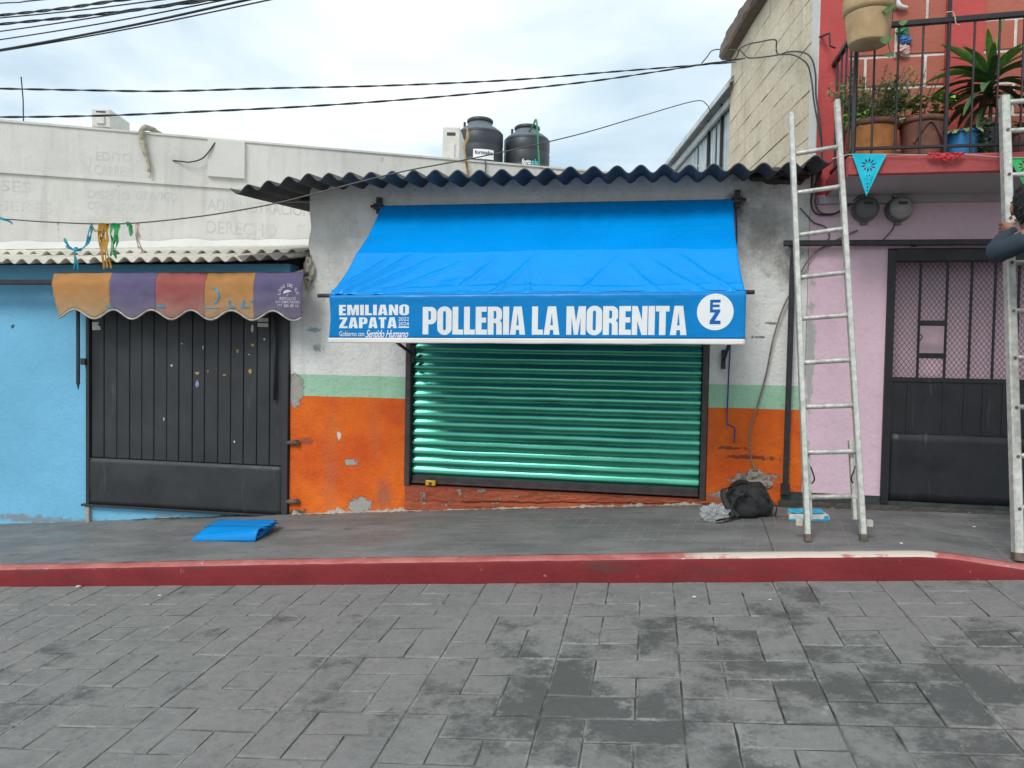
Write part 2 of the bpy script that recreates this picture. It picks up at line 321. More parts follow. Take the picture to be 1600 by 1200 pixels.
def road_mat(name, is_bed=False):
    g = G(name, .8, 0, .4); p = g.xyz()
    rnd = g.n('ShaderNodeObjectInfo').outputs['Random']
    base = g.mix(g.ramp(g.noise(3.2, 6, .6), .32, .7), (.146, .145, .138), (.208, .204, .192))
    base = g.mix(g.math('MULTIPLY', g.ramp(g.noise(.8, 3), .46, .66), .7), base, (.19, .162, .16))       # purplish dusty areas
    base = g.mix(g.ramp(rnd, 0, 1, 0, .10), base, (.10, .105, .10))
    base = g.mix(g.math('MULTIPLY', g.ramp(g.noise(17, 8, .72), .42, .66), .55), base, (.225, .225, .215))
    base = g.mix(g.math('MULTIPLY', g.ramp(g.noise(28, 8, .75), .54, .68), .55), base, (.075, .077, .073))
    # oily / worn-through dark patches, thickest on the right half of the street
    zone = g.math('MULTIPLY', g.ramp(p[0], -1.7, .1), g.ramp(p[1], 4.75, 3.9))
    n1 = g.noise(2.0, 7, .62); n2 = g.noise(13, 6, .7)
    n3 = g.noise(55, 5, .7)
    th = g.math('ADD', g.math('ADD', n1, g.math('MULTIPLY', g.math('SUBTRACT', n2, .5), .34)), g.math('MULTIPLY', g.math('SUBTRACT', rnd, .5), .12))
    th = g.math('ADD', th, g.math('MULTIPLY', g.math('SUBTRACT', n3, .5), .22))
    d = g.math('MULTIPLY', g.ramp(g.math('ADD', th, g.math('MULTIPLY', zone, .165)), .60, .72), .78)
    base = g.mix(d, base, (.058, .061, .057))
    sp = g.ramp(g.noise(48, 5, .75), .63, .70)
    base = g.mix(g.math('MULTIPLY', sp, .55), base, (.34, .34, .32))
    sp2 = g.math('MULTIPLY', g.ramp(g.noise(6, 8, .78), .60, .68), .6)
    base = g.mix(sp2, base, (.30, .30, .29))
    if not is_bed:
        ge = g.n('ShaderNodeSeparateXYZ', {0: g.n('ShaderNodeTexCoord').outputs['Generated']}).outputs
        ex = g.math('MINIMUM', ge[0], g.math('SUBTRACT', 1.0, ge[0])); ey = g.math('MINIMUM', ge[1], g.math('SUBTRACT', 1.0, ge[1]))
        ed = g.math('ADD', g.math('MINIMUM', ex, ey), g.math('MULTIPLY', g.math('SUBTRACT', g.noise(26, 6, .7), .5), .22))
        wear = g.math('MULTIPLY', g.ramp(ed, .05, -.01), g.ramp(g.noise(3.5, 4), .42, .6))
        base = g.mix(g.math('MULTIPLY', wear, .75), base, (.33, .325, .305))
        dk = g.math('MULTIPLY', g.ramp(ed, .03, -.03), g.ramp(g.noise(2.6, 4), .56, .44))
        base = g.mix(g.math('MULTIPLY', dk, .6), base, (.05, .05, .048))
    if is_bed:
        lt = g.mix(g.ramp(g.noise(7, 5), .40, .60), (.10, .10, .095), (.26, .255, .24))
        base = g.mix(g.math('MULTIPLY', g.ramp(g.noise(6, 5), .35, .6), g.ramp(p[0], -1.2, .2, .35, 1)), lt, (.03, .03, .028))
    g.color(base)
    h = g.math('ADD', g.math('MULTIPLY', g.noise(60, 6, .65), .5), g.math('MULTIPLY', g.noise(11, 5, .6), 1.0))
    g.bump(h, .6, .008)
    g.set('Roughness', g.ramp(d, 0, 1, .82, .55))
    return g.m
M['paver'] = road_mat('stamped_concrete'); M['bed'] = road_mat('paver_bed', True)
def walk_mat():
    g = G('sidewalk_concrete', .82, 0, .4); p = g.xyz()
    c = g.mix(g.ramp(g.noise(1.8, 6, .6, g.scaled((1, 2.2, 1))), .33, .68), (.125, .125, .123), (.21, .205, .198))
    c = g.mix(g.math('MULTIPLY', g.ramp(g.noise(1, 6, .6, g.scaled((3, 11, 3))), .5, .72), .5), c, (.115, .115, .12))
    c = g.mix(g.math('MULTIPLY', g.ramp(g.noise(40, 6, .7), .66, .72), .3), c, (.34, .33, .31))
    # scored lines, partly worn away
    fx = g.math('PINGPONG', g.math('ADD', g.math('ADD', p[0], 50), g.math('MULTIPLY', p[1], -.15)), .055); fy = g.math('PINGPONG', g.math('ADD', p[1], .02), .10)
    ln = g.math('MAXIMUM', g.ramp(fx, .005, .002), g.ramp(fy, .008, .003))
    ln = g.math('MULTIPLY', ln, g.math('MULTIPLY', g.ramp(g.noise(2.2, 4), .45, .62), g.ramp(p[0], -2.6, -1.0, .35, 1)))
    jx = g.math('ABSOLUTE', g.math('SUBTRACT', g.math('SUBTRACT', p[0], JX[0]), g.math('MULTIPLY', g.math('SUBTRACT', p[1], JX[1]), JX[2])))
    jl = g.ramp(g.math('ADD', jx, g.math('MULTIPLY', g.math('SUBTRACT', g.noise(30, 3), .5), .006)), .006, .002)
    c = g.mix(g.math('MULTIPLY', ln, .75), c, (.30, .295, .28))
    st = g.ramp(g.noise(1, 7, .7, g.scaled((2.2, 6, 2))), .58, .66)
    c = g.mix(g.math('MULTIPLY', st, .65), c, (.085, .083, .082))
    st2 = g.ramp(g.noise(5, 8, .75), .64, .70)
    c = g.mix(g.math('MULTIPLY', st2, .6), c, (.31, .295, .27))
    st3 = g.ramp(g.noise(22, 8, .75), .56, .68)
    c = g.mix(g.math('MULTIPLY', st3, .5), c, (.09, .088, .086))
    c = g.mix(g.math('MULTIPLY', jl, .8), c, (.05, .05, .05))
    g.color(c)
    h = g.math('ADD', g.math('MULTIPLY', g.noise(50, 6, .65), .5), g.noise(7, 5, .6))
    g.bump(g.math('SUBTRACT', h, g.math('MULTIPLY', ln, .8)), .7, .009)
    c2 = g.noise(2.4, 6, .65)
    g.set('Roughness', g.ramp(c2, .35, .65, .42, .85))
    return g.m
ja, jb = on_walk(1190, 808), on_walk(1211, 868)
JX = (ja.x, ja.y, (jb.x-ja.x)/(jb.y-ja.y))
M['walk'] = walk_mat()
def kerb_mat(top):
    g = G('kerb_paint_top' if top else 'kerb_paint_face', .75, 0, .4); p = g.xyz()
    if top:
        c = g.mix(g.ramp(g.noise(5, 6, .65), .35, .65), (.36, .085, .075), (.50, .18, .16))
        worn = g.math('MULTIPLY', g.ramp(g.math('ADD', p[0], g.math('MULTIPLY', g.noise(8, 5), .3)), .35, .55), g.ramp(g.math('ADD', p[0], g.math('MULTIPLY', g.noise(16, 5), .2)), 1.80, 1.76))
        worn = g.math('MULTIPLY', worn, g.ramp(g.noise(9, 6, .7, g.scaled((.6, 1, 1))), .36, .42))
        worn2 = g.ramp(g.noise(7, 8, .75), .61, .64)
        c = g.mix(g.math('MAXIMUM', worn, worn2), c, (.62, .52, .44))
    else:
        c = g.mix(g.ramp(g.noise(2.5, 6, .65, g.scaled((1, 1, 2))), .33, .7), (.145, .008, .012), (.215, .017, .020))
        c = g.mix(g.math('MULTIPLY', g.ramp(g.noise(1, 6, .7, g.scaled((4, 4, 30))), .56, .78), .45), c, (.11, .035, .035))
        c = g.mix(g.ramp(g.noise(14, 8, .78), .64, .66), c, (.36, .14, .12))
        c = g.mix(g.math('MULTIPLY', g.ramp(g.noise(1, 7, .7, g.scaled((1.5, 1, 9))), .53, .64), .65), c, (.085, .03, .03))
    g.color(c); g.bump(g.math('ADD', g.noise(40, 6), g.noise(8, 5)), .35, .008)
    return g.m
M['kerb_face'] = kerb_mat(False); M['kerb_top'] = kerb_mat(True)

# ------------------------------------------------------------------ object helpers
ORG = {}
class MB:
    def __init__(s): s.v = []; s.f = []; s.mi = []
    def add(s, vs_, fs, mi=0):
        o = len(s.v); s.v += [Vector(v) for v in vs_]; s.f += [tuple(i+o for i in f) for f in fs]; s.mi += [mi]*len(fs); return s
    def box(s, x0, x1, y0, y1, z0, z1, mi=0):
        return s.add([(x0,y0,z0),(x1,y0,z0),(x1,y1,z0),(x0,y1,z0),(x0,y0,z1),(x1,y0,z1),(x1,y1,z1),(x0,y1,z1)],
                     [(0,3,2,1),(4,5,6,7),(0,1,5,4),(1,2,6,5),(2,3,7,6),(3,0,4,7)], mi)
    def hexa(s, p, mi=0):            # 8 points: bottom 4 (ccw from above), top 4
        return s.add(p, [(0,3,2,1),(4,5,6,7),(0,1,5,4),(1,2,6,5),(2,3,7,6),(3,0,4,7)], mi)
    def bar(s, a, b, w, h, up=Vector((0,0,1)), mi=0, ch=.15):  # rectangular bar with chamfered long edges
        a, b = Vector(a), Vector(b); t = (b-a).normalized(); x = t.cross(up)
        if x.length < 1e-4: x = t.cross(Vector((0,1,0)))
        x.normalize(); y = x.cross(t); k = ch*min(w, h)
        prof = [(-w/2+k,-h/2),(w/2-k,-h/2),(w/2,-h/2+k),(w/2,h/2-k),(w/2-k,h/2),(-w/2+k,h/2),(-w/2,h/2-k),(-w/2,-h/2+k)]
        vs_ = [a+x*u+y*v for u, v in prof]+[b+x*u+y*v for u, v in prof]
        fs = [(i,(i+1)%8,8+(i+1)%8,8+i) for i in range(8)]+[tuple(range(7,-1,-1)), tuple(range(8,16))]
        return s.add(vs_, fs, mi)
    def tube(s, pts, r, n=6, mi=0, caps=True):
        pts = [Vector(p) for p in pts]; rr = r if hasattr(r, '__len__') else [r]*len(pts)
        t0 = (pts[1]-pts[0]).normalized(); nv = t0.orthogonal().normalized(); vs_ = []
        for i, p in enumerate(pts):
            t = (pts[min(i+1, len(pts)-1)]-pts[max(i-1, 0)])
            t = t.normalized() if t.length > 1e-9 else t0
            nv = (nv - t*nv.dot(t)); nv = nv.normalized() if nv.length > 1e-6 else t.orthogonal().normalized()
            bv = t.cross(nv)
            vs_ += [p + nv*(math.cos(a)*rr[i]) + bv*(math.sin(a)*rr[i]) for a in (2*math.pi*k/n for k in range(n))]
        fs = [(i*n+k, i*n+(k+1)%n, (i+1)*n+(k+1)%n, (i+1)*n+k) for i in range(len(pts)-1) for k in range(n)]
        if caps: fs += [tuple(range(n-1, -1, -1)), tuple(range((len(pts)-1)*n, len(pts)*n))]
        return s.add(vs_, fs, mi)
    def lathe(s, prof, c, n=28, mi=0, axis='Z'):
        c = Vector(c); vs_ = []
        for r_, h in prof:
            for k in range(n):
                a = 2*math.pi*k/n; q = (r_*math.cos(a), r_*math.sin(a), h)
                if axis == 'Y': q = (q[0], h, q[1])
                vs_.append(c+Vector(q))
        fs = []
        for i in range(len(prof)-1):
            for k in range(n):
                f = (i*n+k, i*n+(k+1)%n, (i+1)*n+(k+1)%n, (i+1)*n+k)
                fs.append(f if axis == 'Z' else f[::-1])
        fs += [tuple(range(n-1, -1, -1)), tuple(range((len(prof)-1)*n, len(prof)*n))]
        return s.add(vs_, fs, mi)
    def grid(s, fn, nu, nv, mi=0):
        vs_ = [fn(i/nu, j/nv) for j in range(nv+1) for i in range(nu+1)]
        return s.add(vs_, [(j*(nu+1)+i, j*(nu+1)+i+1, (j+1)*(nu+1)+i+1, (j+1)*(nu+1)+i) for j in range(nv) for i in range(nu)], mi)
    def prism(s, outline, y0, y1, mi=0):   # outline in (x, z), extruded along y (front y0)
        n = len(outline)
        vs_ = [(x, y0, z) for x, z in outline]+[(x, y1, z) for x, z in outline]
        fs = [tuple(range(n)), tuple(range(2*n-1, n-1, -1))]+[(i, n+i, n+(i+1)%n, (i+1)%n) for i in range(n)]
        return s.add(vs_, fs, mi)
    def build(s, name, mats, parent=None, origin=None, smooth=False, solid=0):
        if not isinstance(mats, (list, tuple)): mats = [mats]
        mats = [M[m] if isinstance(m, str) else m for m in mats]
        if parent is not None: origin = ORG[parent]
        elif origin is None:
            lo = Vector([min(v[i] for v in s.v) for i in range(3)]); hi = Vector([max(v[i] for v in s.v) for i in range(3)])
            origin = Vector(((lo.x+hi.x)/2, (lo.y+hi.y)/2, lo.z))
        origin = Vector(origin)
        me = bpy.data.meshes.new(name); me.from_pydata([v-origin for v in s.v], [], s.f)
        for m in mats: me.materials.append(m)
        for p, mi in zip(me.polygons, s.mi): p.material_index = mi; p.use_smooth = smooth
        if solid == 0:
            bm = bmesh.new(); bm.from_mesh(me); bmesh.ops.recalc_face_normals(bm, faces=bm.faces); bm.to_mesh(me); bm.free()
        me.update()
        o = bpy.data.objects.new(name, me); COL.objects.link(o)
        if solid:
            md = o.modifiers.new('thickness', 'SOLIDIFY'); md.thickness = abs(solid); md.offset = -1 if solid > 0 else 1
        if parent is not None: o.parent = parent
        else: o.location = origin
        ORG[o] = origin
        return o
def bevel(o, w, seg=2):
    md = o.modifiers.new('bevel', 'BEVEL'); md.width = w; md.segments = seg; md.limit_method = 'ANGLE'; md.angle_limit = R(40); return o
def tag(o, label=None, cat=None, group=None, kind=None):
    if label: o['label'] = label
    if cat: o['category'] = cat
    if group: o['group'] = group
    if kind: o['kind'] = kind
    return o
def thing(name, loc, label, cat, group=None):
    o = bpy.data.objects.new(name, None); COL.objects.link(o); o.location = loc; o.empty_display_size = .1
    ORG[o] = Vector(loc); return tag(o, label, cat, group)
def smooth_pts(p, k=6):
    p = [Vector(q) for q in p]
    if len(p) < 3: return p
    out = []
    for i in range(len(p)-1):
        a, b, c, d = p[max(i-1, 0)], p[i], p[i+1], p[min(i+2, len(p)-1)]
        for j in range(k):
            t = j/k
            out.append(.5*((2*b)+(c-a)*t+(2*a-5*b+4*c-d)*t*t+(3*b-a-3*c+d)*t*t*t))
    return out+[p[-1]]
def twisted(pts, r, pitch=.35):
    L = 0; a = []; b = []
    for i, p in enumerate(pts):
        if i: L += (p-pts[i-1]).length
        t = (pts[min(i+1, len(pts)-1)]-pts[max(i-1, 0)]).normalized(); n = t.cross(Vector((0, 0, 1))).normalized(); m = n.cross(t)
        w = 2*math.pi*L/pitch; d = n*math.cos(w)*r+m*math.sin(w)*r
        a.append(p+d); b.append(p-d)
    mb = MB(); mb.tube(a, r, 5); mb.tube(b, r, 5); return mb
def resample(pts, step):
    out = [pts[0]]; acc = 0
    for a, b in zip(pts, pts[1:]):
        L = (b-a).length; n = max(1, int(L/step))
        out += [a+(b-a)*((i+1)/n) for i in range(n)]
    return out

# lettering -----------------------------------------------------------------
def curve_mesh(data):
    o = bpy.data.objects.new('tmp', data); COL.objects.link(o)
    dg = bpy.context.evaluated_depsgraph_get(); me = bpy.data.meshes.new_from_object(o.evaluated_get(dg))
    vs_ = [v.co.copy() for v in me.vertices]; fs = [tuple(p.vertices) for p in me.polygons]
    bpy.data.objects.remove(o); bpy.data.meshes.remove(me); return vs_, fs
def text_geo(t, offset=0.0, shear=0.0, spacing=1.0):
    c = bpy.data.curves.new('t', 'FONT'); c.body = t; c.size = 1; c.offset = offset; c.shear = shear; c.space_character = spacing; c.resolution_u = 4
    return curve_mesh(c)
def outline_geo(polys):
    c = bpy.data.curves.new('t', 'CURVE'); c.dimensions = '2D'; c.fill_mode = 'BOTH'
    for p in polys:
        s = c.splines.new('POLY'); s.points.add(len(p)-1); s.use_cyclic_u = True
        for q, (x, y) in zip(s.points, p): q.co = (x, y, 0, 1)
    return curve_mesh(c)
def fit_geo(geo, x0, x1, y0, y1):
    vs_, fs = geo; ax = min(v.x for v in vs_); bx = max(v.x for v in vs_); ay = min(v.y for v in vs_); by = max(v.y for v in vs_)
    return [(x0+(v.x-ax)/(bx-ax)*(x1-x0), y0+(v.y-ay)/(by-ay)*(y1-y0)) for v in vs_], fs
def cut_geo(vs2, fs, step):           # slice flat lettering so it can follow a curved cloth
    bm = bmesh.new(); bv = [bm.verts.new((x, y, 0)) for x, y in vs2]
    for f in fs:
        try: bm.faces.new([bv[i] for i in f])
        except ValueError: pass
    for ax in (0, 1):
        lo = min(v.co[ax] for v in bm.verts); hi = max(v.co[ax] for v in bm.verts); k = lo+step
        while k < hi:
            no = [0, 0, 0]; no[ax] = 1; co = [0, 0, 0]; co[ax] = k
            bmesh.ops.bisect_plane(bm, geom=list(bm.verts)+list(bm.edges)+list(bm.faces), plane_co=co, plane_no=no); k += step
    bm.verts.index_update()
    r = [(v.co.x, v.co.y) for v in bm.verts], [tuple(v.index for v in f.verts) for f in bm.faces]
    bm.free(); return r

# ================================================================== THE SETTING
# ground sheet
xs = [-150, -40, -12, -6, 0, 4, 10, 40, 150]; ys = [-150, -40, -8, 0, 4.75, 12, 40, 150]
mb = MB(); cl = lambda v, a, b: max(a, min(b, v))
mb.add([(x, y, road_z(cl(x, -12, 10), cl(y, -8, 4.75))-.09) for y in ys for x in xs],
       [(j*len(xs)+i, j*len(xs)+i+1, (j+1)*len(xs)+i+1, (j+1)*len(xs)+i) for j in range(len(ys)-1) for i in range(len(xs)-1)])
tag(mb.build('ground', 'bed', origin=(0, 0, 0)), kind='structure')
# road bed with pavers: three-by-three pinwheels of oblong stones round a square one
mb = MB(); mb.grid(lambda u, v: Vector((-9+15*u, -1.0+5.76*v, road_z(-9+15*u, -1.0+5.76*v)-.006)), 30, 12)
road = tag(mb.build('road', 'bed', origin=(0, 0, 0)), kind='structure')
PX_, PY_ = .585, .55; ux, uy = PX_/3, PY_/3; X0, Y0 = .165, 3.651
def paver_mesh(w, h, seed):
    rnd = random.Random(seed); g_ = .0026; t = .014; k = .004
    def ringpts(ins, z, jit):
        a, b = w/2-g_-ins, h/2-g_*1.9-ins; n = []
        m = max(1, round(w/ux)); 
        def seg(p, q, c):
            for i in range(c): t_ = i/c; n.append((p[0]+(q[0]-p[0])*t_+rnd.uniform(-jit, jit), p[1]+(q[1]-p[1])*t_+rnd.uniform(-jit, jit), z))
        seg((-a,-b),(a,-b),2); seg((a,-b),(a,b),2); seg((a,b),(-a,b),2); seg((-a,b),(-a,-b),2)
        return n
    bot = ringpts(0, -.02, .0012); mid = ringpts(.0005, -k*1.1, .0026); top = ringpts(k, 0, .0028)
    vs_ = bot+mid+top; n = 8
    fs = [(i, (i+1) % n, n+(i+1) % n, n+i) for i in range(n)]+[(n+i, n+(i+1) % n, 2*n+(i+1) % n, 2*n+i) for i in range(n)]+[tuple(range(2*n, 3*n))]
    me = bpy.data.meshes.new('paver'); me.from_pydata(vs_, [], fs); me.materials.append(M['paver']); me.update(); return me
shapes = {(1, 2): [paver_mesh(ux, 2*uy, i) for i in range(4)], (2, 1): [paver_mesh(2*ux, uy, 10+i) for i in range(4)], (1, 1): [paver_mesh(ux, uy, 20+i) for i in range(4)]}
PIN = [(0, 1, 1, 2), (1, 2, 2, 1), (1, 1, 1, 1), (2, 0, 1, 2), (0, 0, 2, 1)]    # col, row (from near), width, depth
stones = []
for pi in range(-15, 10):
    for pj in range(-8, 2):
        for c, r_, w_, h_ in PIN:
            x = X0+pi*PX_+(c+w_/2)*ux; y = Y0+pj*PY_+(r_+h_/2)*uy
            if y > KY: continue
            v = Vector((x, y, road_z(x, y)))-CAM; dpt = v.dot(fwd)
            vis = False
            if dpt > .5:
                sx = 800+F_PX*v.dot(cr)/dpt; sy = 600-F_PX*v.dot(cu)/dpt
                vis = -60 < sx < 1660 and sy < 1260
            stones.append((not vis, dpt, x, y, w_, h_))
stones.sort(key=lambda s: (s[0], s[1]))
rest = MB(); srnd = random.Random(3)
rot = Matrix.Rotation(math.atan(.054), 4, 'X') @ Matrix.Rotation(-math.atan(.078), 4, 'Y')
for i, (nv_, dpt, x, y, w_, h_) in enumerate(stones):
    me = srnd.choice(shapes[(w_, h_)]); z = road_z(x, y)+srnd.uniform(-.0016, .0016)
    tilt = Matrix.Rotation(srnd.uniform(-.004, .004), 4, 'X') @ Matrix.Rotation(srnd.uniform(-.004, .004), 4, 'Y')
    if i < 298 and not nv_:
        o = bpy.data.objects.new('paver', me); COL.objects.link(o); o.parent = road
        o.matrix_local = Matrix.Translation((x, y, z)) @ rot @ tilt
    else:
        mt = Matrix.Translation((x, y, z)) @ rot @ tilt
        rest.add([mt @ v.co for v in me.vertices], [tuple(p.vertices) for p in me.polygons])
tag(rest.build('paver_field', 'paver', parent=road), kind='stuff')

# pavement and kerb
mb = MB()
def walk_pt(u, v):
    x = -9+15*u; y = KY+.13+(W+.06-KY-.13)*v
    return Vector((x, y, walk_z(x, y)+.006*fbm(x, y, 0, 1.7)+.003*fbm(x, y, 3, 6)-.004*(v < .01)))
mb.grid(walk_pt, 260, 30)
walk = tag(mb.build('pavement', 'walk', origin=(0, 0, 0), smooth=True), kind='structure')
mb = MB(); N = 220
def kerb_sec(x):
    zt = interp(x, KERBZ); zb = road_z(x, KY)-.05; j = .004*fbm(x, 0, 0, 2.2)+.0015*fbm(x, 1, 0, 14); k = .003*fbm(x, 5, 0, 7)
    return [(x, KY-.004+j, zb), (x, KY+.004+j, (zb+zt)/2), (x, KY+.012+j, zt-.022+k), (x, KY+.018+j, zt-.008+k), (x, KY+.034+j, zt+k), (x, KY+.10, zt+.004), (x, KY+.145+k, zt+.002), (x, KY+.147+k, zt-.06)]
vs_ = []; 
for i in range(N+1): vs_ += kerb_sec(-9+15*i/N)
fs = []; mi = []
mb.v = [Vector(v) for v in vs_]
for i in range(N):
    for k in range(7): mb.f.append((i*8+k, (i+1)*8+k, (i+1)*8+k+1, i*8+k+1)); mb.mi.append(0 if k < 3 else 1)
tag(mb.build('kerb', ['kerb_face', 'kerb_top'], origin=(0, 0, 0), smooth=True), kind='structure')

# ================================================================== SHOP IN THE MIDDLE
SX0, SX1 = -2.0, .405           # shutter opening between its posts
shop = thing('shop_house', (-.9, W, .3), 'shop house with white wall above mint band and orange base', 'building')
xl_lo, xl_hi, xr = -3.10, -2.93, 1.172
mb = MB()
rj = random.Random(5)
left_edge = [(xl_lo+rj.uniform(-.008, .008), z) for z in (-.1, .3, .6, .9, 1.2, 1.5, 1.8, 2.05, 2.25, 2.36)]+[(xl_hi-.03, 2.40), (xl_hi+.01, 2.5), (xl_hi-.01, 2.62), (xl_hi+.015, 2.75), (xl_hi, 2.9), (xl_hi, 3.13)]
OZT = 2.42
pier_l = left_edge+[(SX0-.03, 3.13), (SX0-.03, -.1)]
mb.prism(pier_l, W, W+.18)
mb.prism([(SX1+.05, -.1), (SX1+.05, 3.13), (xr, 3.13), (xr, -.1)], W, W+.18)
mb.box(SX0-.03, SX1+.05, W, W+.18, OZT, 3.13)
mb.box(xl_hi, xl_hi+.16, W+.18, 8.1, 0, 3.2); mb.box(xr-.16, xr, W+.18, 8.4, 0, 3.2); mb.box(xl_hi, xr, 8.4, 8.5, 0, 3.2)
mb.build('wall', 'shop', shop)
mb = MB(); mb.box(SX0-.02, SX1+.04, W+.16, W+.2, .3, OZT); mb.build('dark_backing', 'interior', shop)
# worn step under the shutter, with crumbling front
mb = MB()
def step_pt(u, v):
    x = SX0-.03+(SX1+.08-SX0)*u; z0 = walk_z(x, W)-.02; z1 = .553
    d = .010*fbm(x, v*.3, 0, 5)+.006*fbm(x, v*.3, 2, 18)
    cr_ = abs(v-.42-.13*fbm(x, 0, 7, 2.5)); d -= .03*math.exp(-(cr_/.035)**2)*(1 if u > .2 else .2)
    return Vector((x, W-.028-d, z0+(z1-z0)*v))
mb.grid(step_pt, 220, 26)
a = len(mb.v); mb.grid(lambda u, v: Vector((SX0-.03+(SX1+.08-SX0)*u, W-.028+.23*v, .553)), 40, 1)
mb.build('step', 'step', shop, smooth=True)
# broken plaster skirt along the foot of the wall
def skirt(xa, xb, par, h=.035, mat='rubble', seed=0, d=.05):
    mb = MB()
    def f(u, v):
        x = xa+(xb-xa)*u; zb = walk_z(x, W-.03); hh = h*(.25+1.5*abs(fbm(x, seed, 0, 9)))*max(0, min(1, .55+1.6*fbm(x, seed, 4, 2.6)))+.002
        j = .022*fbm(x, v, seed, 26)
        prof = [(-d-.012, -.012), (-d, .35), (-d*.55, 1.0), (.01, 1.05)]
        k = min(3, int(round(v*3))); py, pz = prof[k]
        return Vector((x+j*.4, W+py*(.6+.5*abs(fbm(x, seed, 1, 3)))+j*.6, zb+pz*hh+j*.3))
    mb.grid(f, int((xb-xa)*70), 3); return mb.build('broken_plaster', mat, par)
skirt(-3.05, -2.0, shop, .04, seed=1); skirt(-2.02, .42, shop, .028, seed=2); skirt(.46, 1.2, shop, .022, 'darkstone', seed=3)
# patch of lumpy mortar by the corner of the blue roof
mb = MB()
def lump(c, r_, seed, par, name, mat):
    mb = MB(); n = 12; m = 8
    def f(u, v):
        a = 2*math.pi*u; b = math.pi*(v-.5); d = Vector((math.cos(a)*math.cos(b), math.sin(a)*math.cos(b), math.sin(b)))
        k = 1+.45*fbm(d.x+seed, d.y, d.z, 1.6)+.18*fbm(d.x+seed, d.y, d.z, 5)
        return Vector(c)+Vector((d.x*r_[0]*k, d.y*r_[1]*k, d.z*r_[2]*k))
    mb.grid(f, 20, 12); return mb.build(name, mat, par)
p = at(482, 425, W); lump((p.x+.01, W-.01, p.z), (.05, .05, .12), 5, shop, 'mortar_lump', 'rubble')
p = at(1178, 752, W); lump((p.x, W-.0, p.z), (.13, .05, .08), 8, shop, 'mortar_lump', 'rubble')
p = at(1225, 275, W); lump((p.x-.02, W, p.z), (.2, .10, .06), 12, shop, 'mortar_lump', 'darkstone')
# roof of corrugated fibre-cement sheets, each sheet its own piece
PIT = .1737; AMP = .029
def roof_edge_z(x):
    p_ = at(800, 268, 5.7).z
    return 3.052 + (-.085*((-2.75-x)/.55)**1.0 if x < -2.75 else 0)*1.0
def wave(x, ph): return AMP*math.cos(2*math.pi*(x-ph)/PIT)
YE = 5.72
c0 = at(515, 275, YE).x
sheets = []; x = c0-5.0*PIT
x_start = at(360, 296, YE).x
bounds = [x_start, c0+.5*PIT, c0+5.5*PIT, c0+10.5*PIT, c0+15.5*PIT, c0+20.5*PIT, 1.235]
for i, (xa, xb) in enumerate(zip(bounds, bounds[1:])):
    mb = MB(); dz = .006*(i % 2)+rj.uniform(-.004, .006); dy = rj.uniform(-.015, .02); lift = .028 if i == 5 else 0
    xa2 = xa-(.05 if i else 0)
    def f(u, v, xa=xa2, xb=xb, dz=dz, dy=dy, lift=lift):
        x = xa+(xb-xa)*u; y = YE+dy+2.55*v
        return Vector((x, y, roof_edge_z(x)*(1-0*v)+dz+lift*(x > bounds[5]+.02)+wave(x, c0)+(y-YE)*.085+.004*fbm(x, y, i, 3)))
    n = max(10, int((xb-xa2)/PIT*12)); mb.grid(f, n, 6)
    sheet = mb.build('roof_sheet', 'cement_sheet', shop, smooth=True, solid=-.009)
# purlins under the roof
for yy in (6.0,):
    mb = MB(); mb.bar((x_start+.12, 6.45, 3.055), (-2.9, 6.45, 3.055), .05, .06); mb.build('purlin', 'iron', shop)

# ---- roller shutter (moves on its own in the posts)
shut = thing('roller_shutter', ((SX0+SX1)/2, W+.05, .56), 'closed green metal roller shutter under the blue awning', 'shutter')
SP = .0815
n_sl = 22; z_b = at(865, 758, W).z
z0s = .635
prof = []
for k in range(17):
    t = k/16
    if t < .10: y = .009
    elif t < .34: y = .009-.021*math.sin(math.pi/2*(t-.10)/.24)
    else: y = -.012+.021*((t-.34)/.66)**2.1
    prof.append((y, t*SP))
for i in range(n_sl):
    mb = MB(); n = len(prof); nx = 12; rr = random.Random(i)
    bend = [rr.uniform(-.0022, .0022) for _ in range(nx+1)]
    vs_ = [(SX0+.006+(SX1-.012-SX0)*u/nx, W+.06+y+bend[u]+.0015*math.sin(i*1.7), z0s+i*SP+z+bend[u]) for u in range(nx+1) for y, z in prof]
    mb.add(vs_, [(u*n+k, (u+1)*n+k, (u+1)*n+k+1, u*n+k+1) for u in range(nx) for k in range(n-1)])
    o = mb.build('slat', 'shutter', shut, smooth=True)
mb = MB(); mb.box(SX0+.006, SX1-.006, W+.045, W+.075, .575, .634); mb.box(SX0+.006, SX1-.006, W+.03, W+.045, .572, .590); bevel(mb.build('bottom_bar', 'brown_iron', shut), .003)
for x in (SX0, SX1):
    s_ = -1 if x == SX0 else 1
    mb = MB(); mb.box(min(x, x+s_*.045), max(x, x+s_*.045), W-.012, W+.10, .553, OZT); bevel(mb.build('guide_post', 'brown_iron', shut), .004)
# padlock
pl = at(674, 753, W+.02); pad = thing('padlock', (pl.x, W-.01, .56), 'yellow padlock on the bottom bar of the green shutter', 'padlock')
mb = MB(); mb.box(pl.x-.044, pl.x+.044, W-.012, W+.02, .562, .608); bevel(mb.build('body', 'brass', pad), .006)
mb = MB(); mb.tube(smooth_pts([(pl.x-.024, W+.004, .60), (pl.x-.024, W+.012, .615), (pl.x, W+.02, .625), (pl.x+.024, W+.012, .615), (pl.x+.024, W+.004, .60)]), .005, 8); mb.build('shackle', 'iron', pad, smooth=True)
mb = MB(); mb.box(pl.x-.012, pl.x+.012, W-.0145, W-.0118, .568, .592); mb.build('keyhole_plate', 'iron', pad)

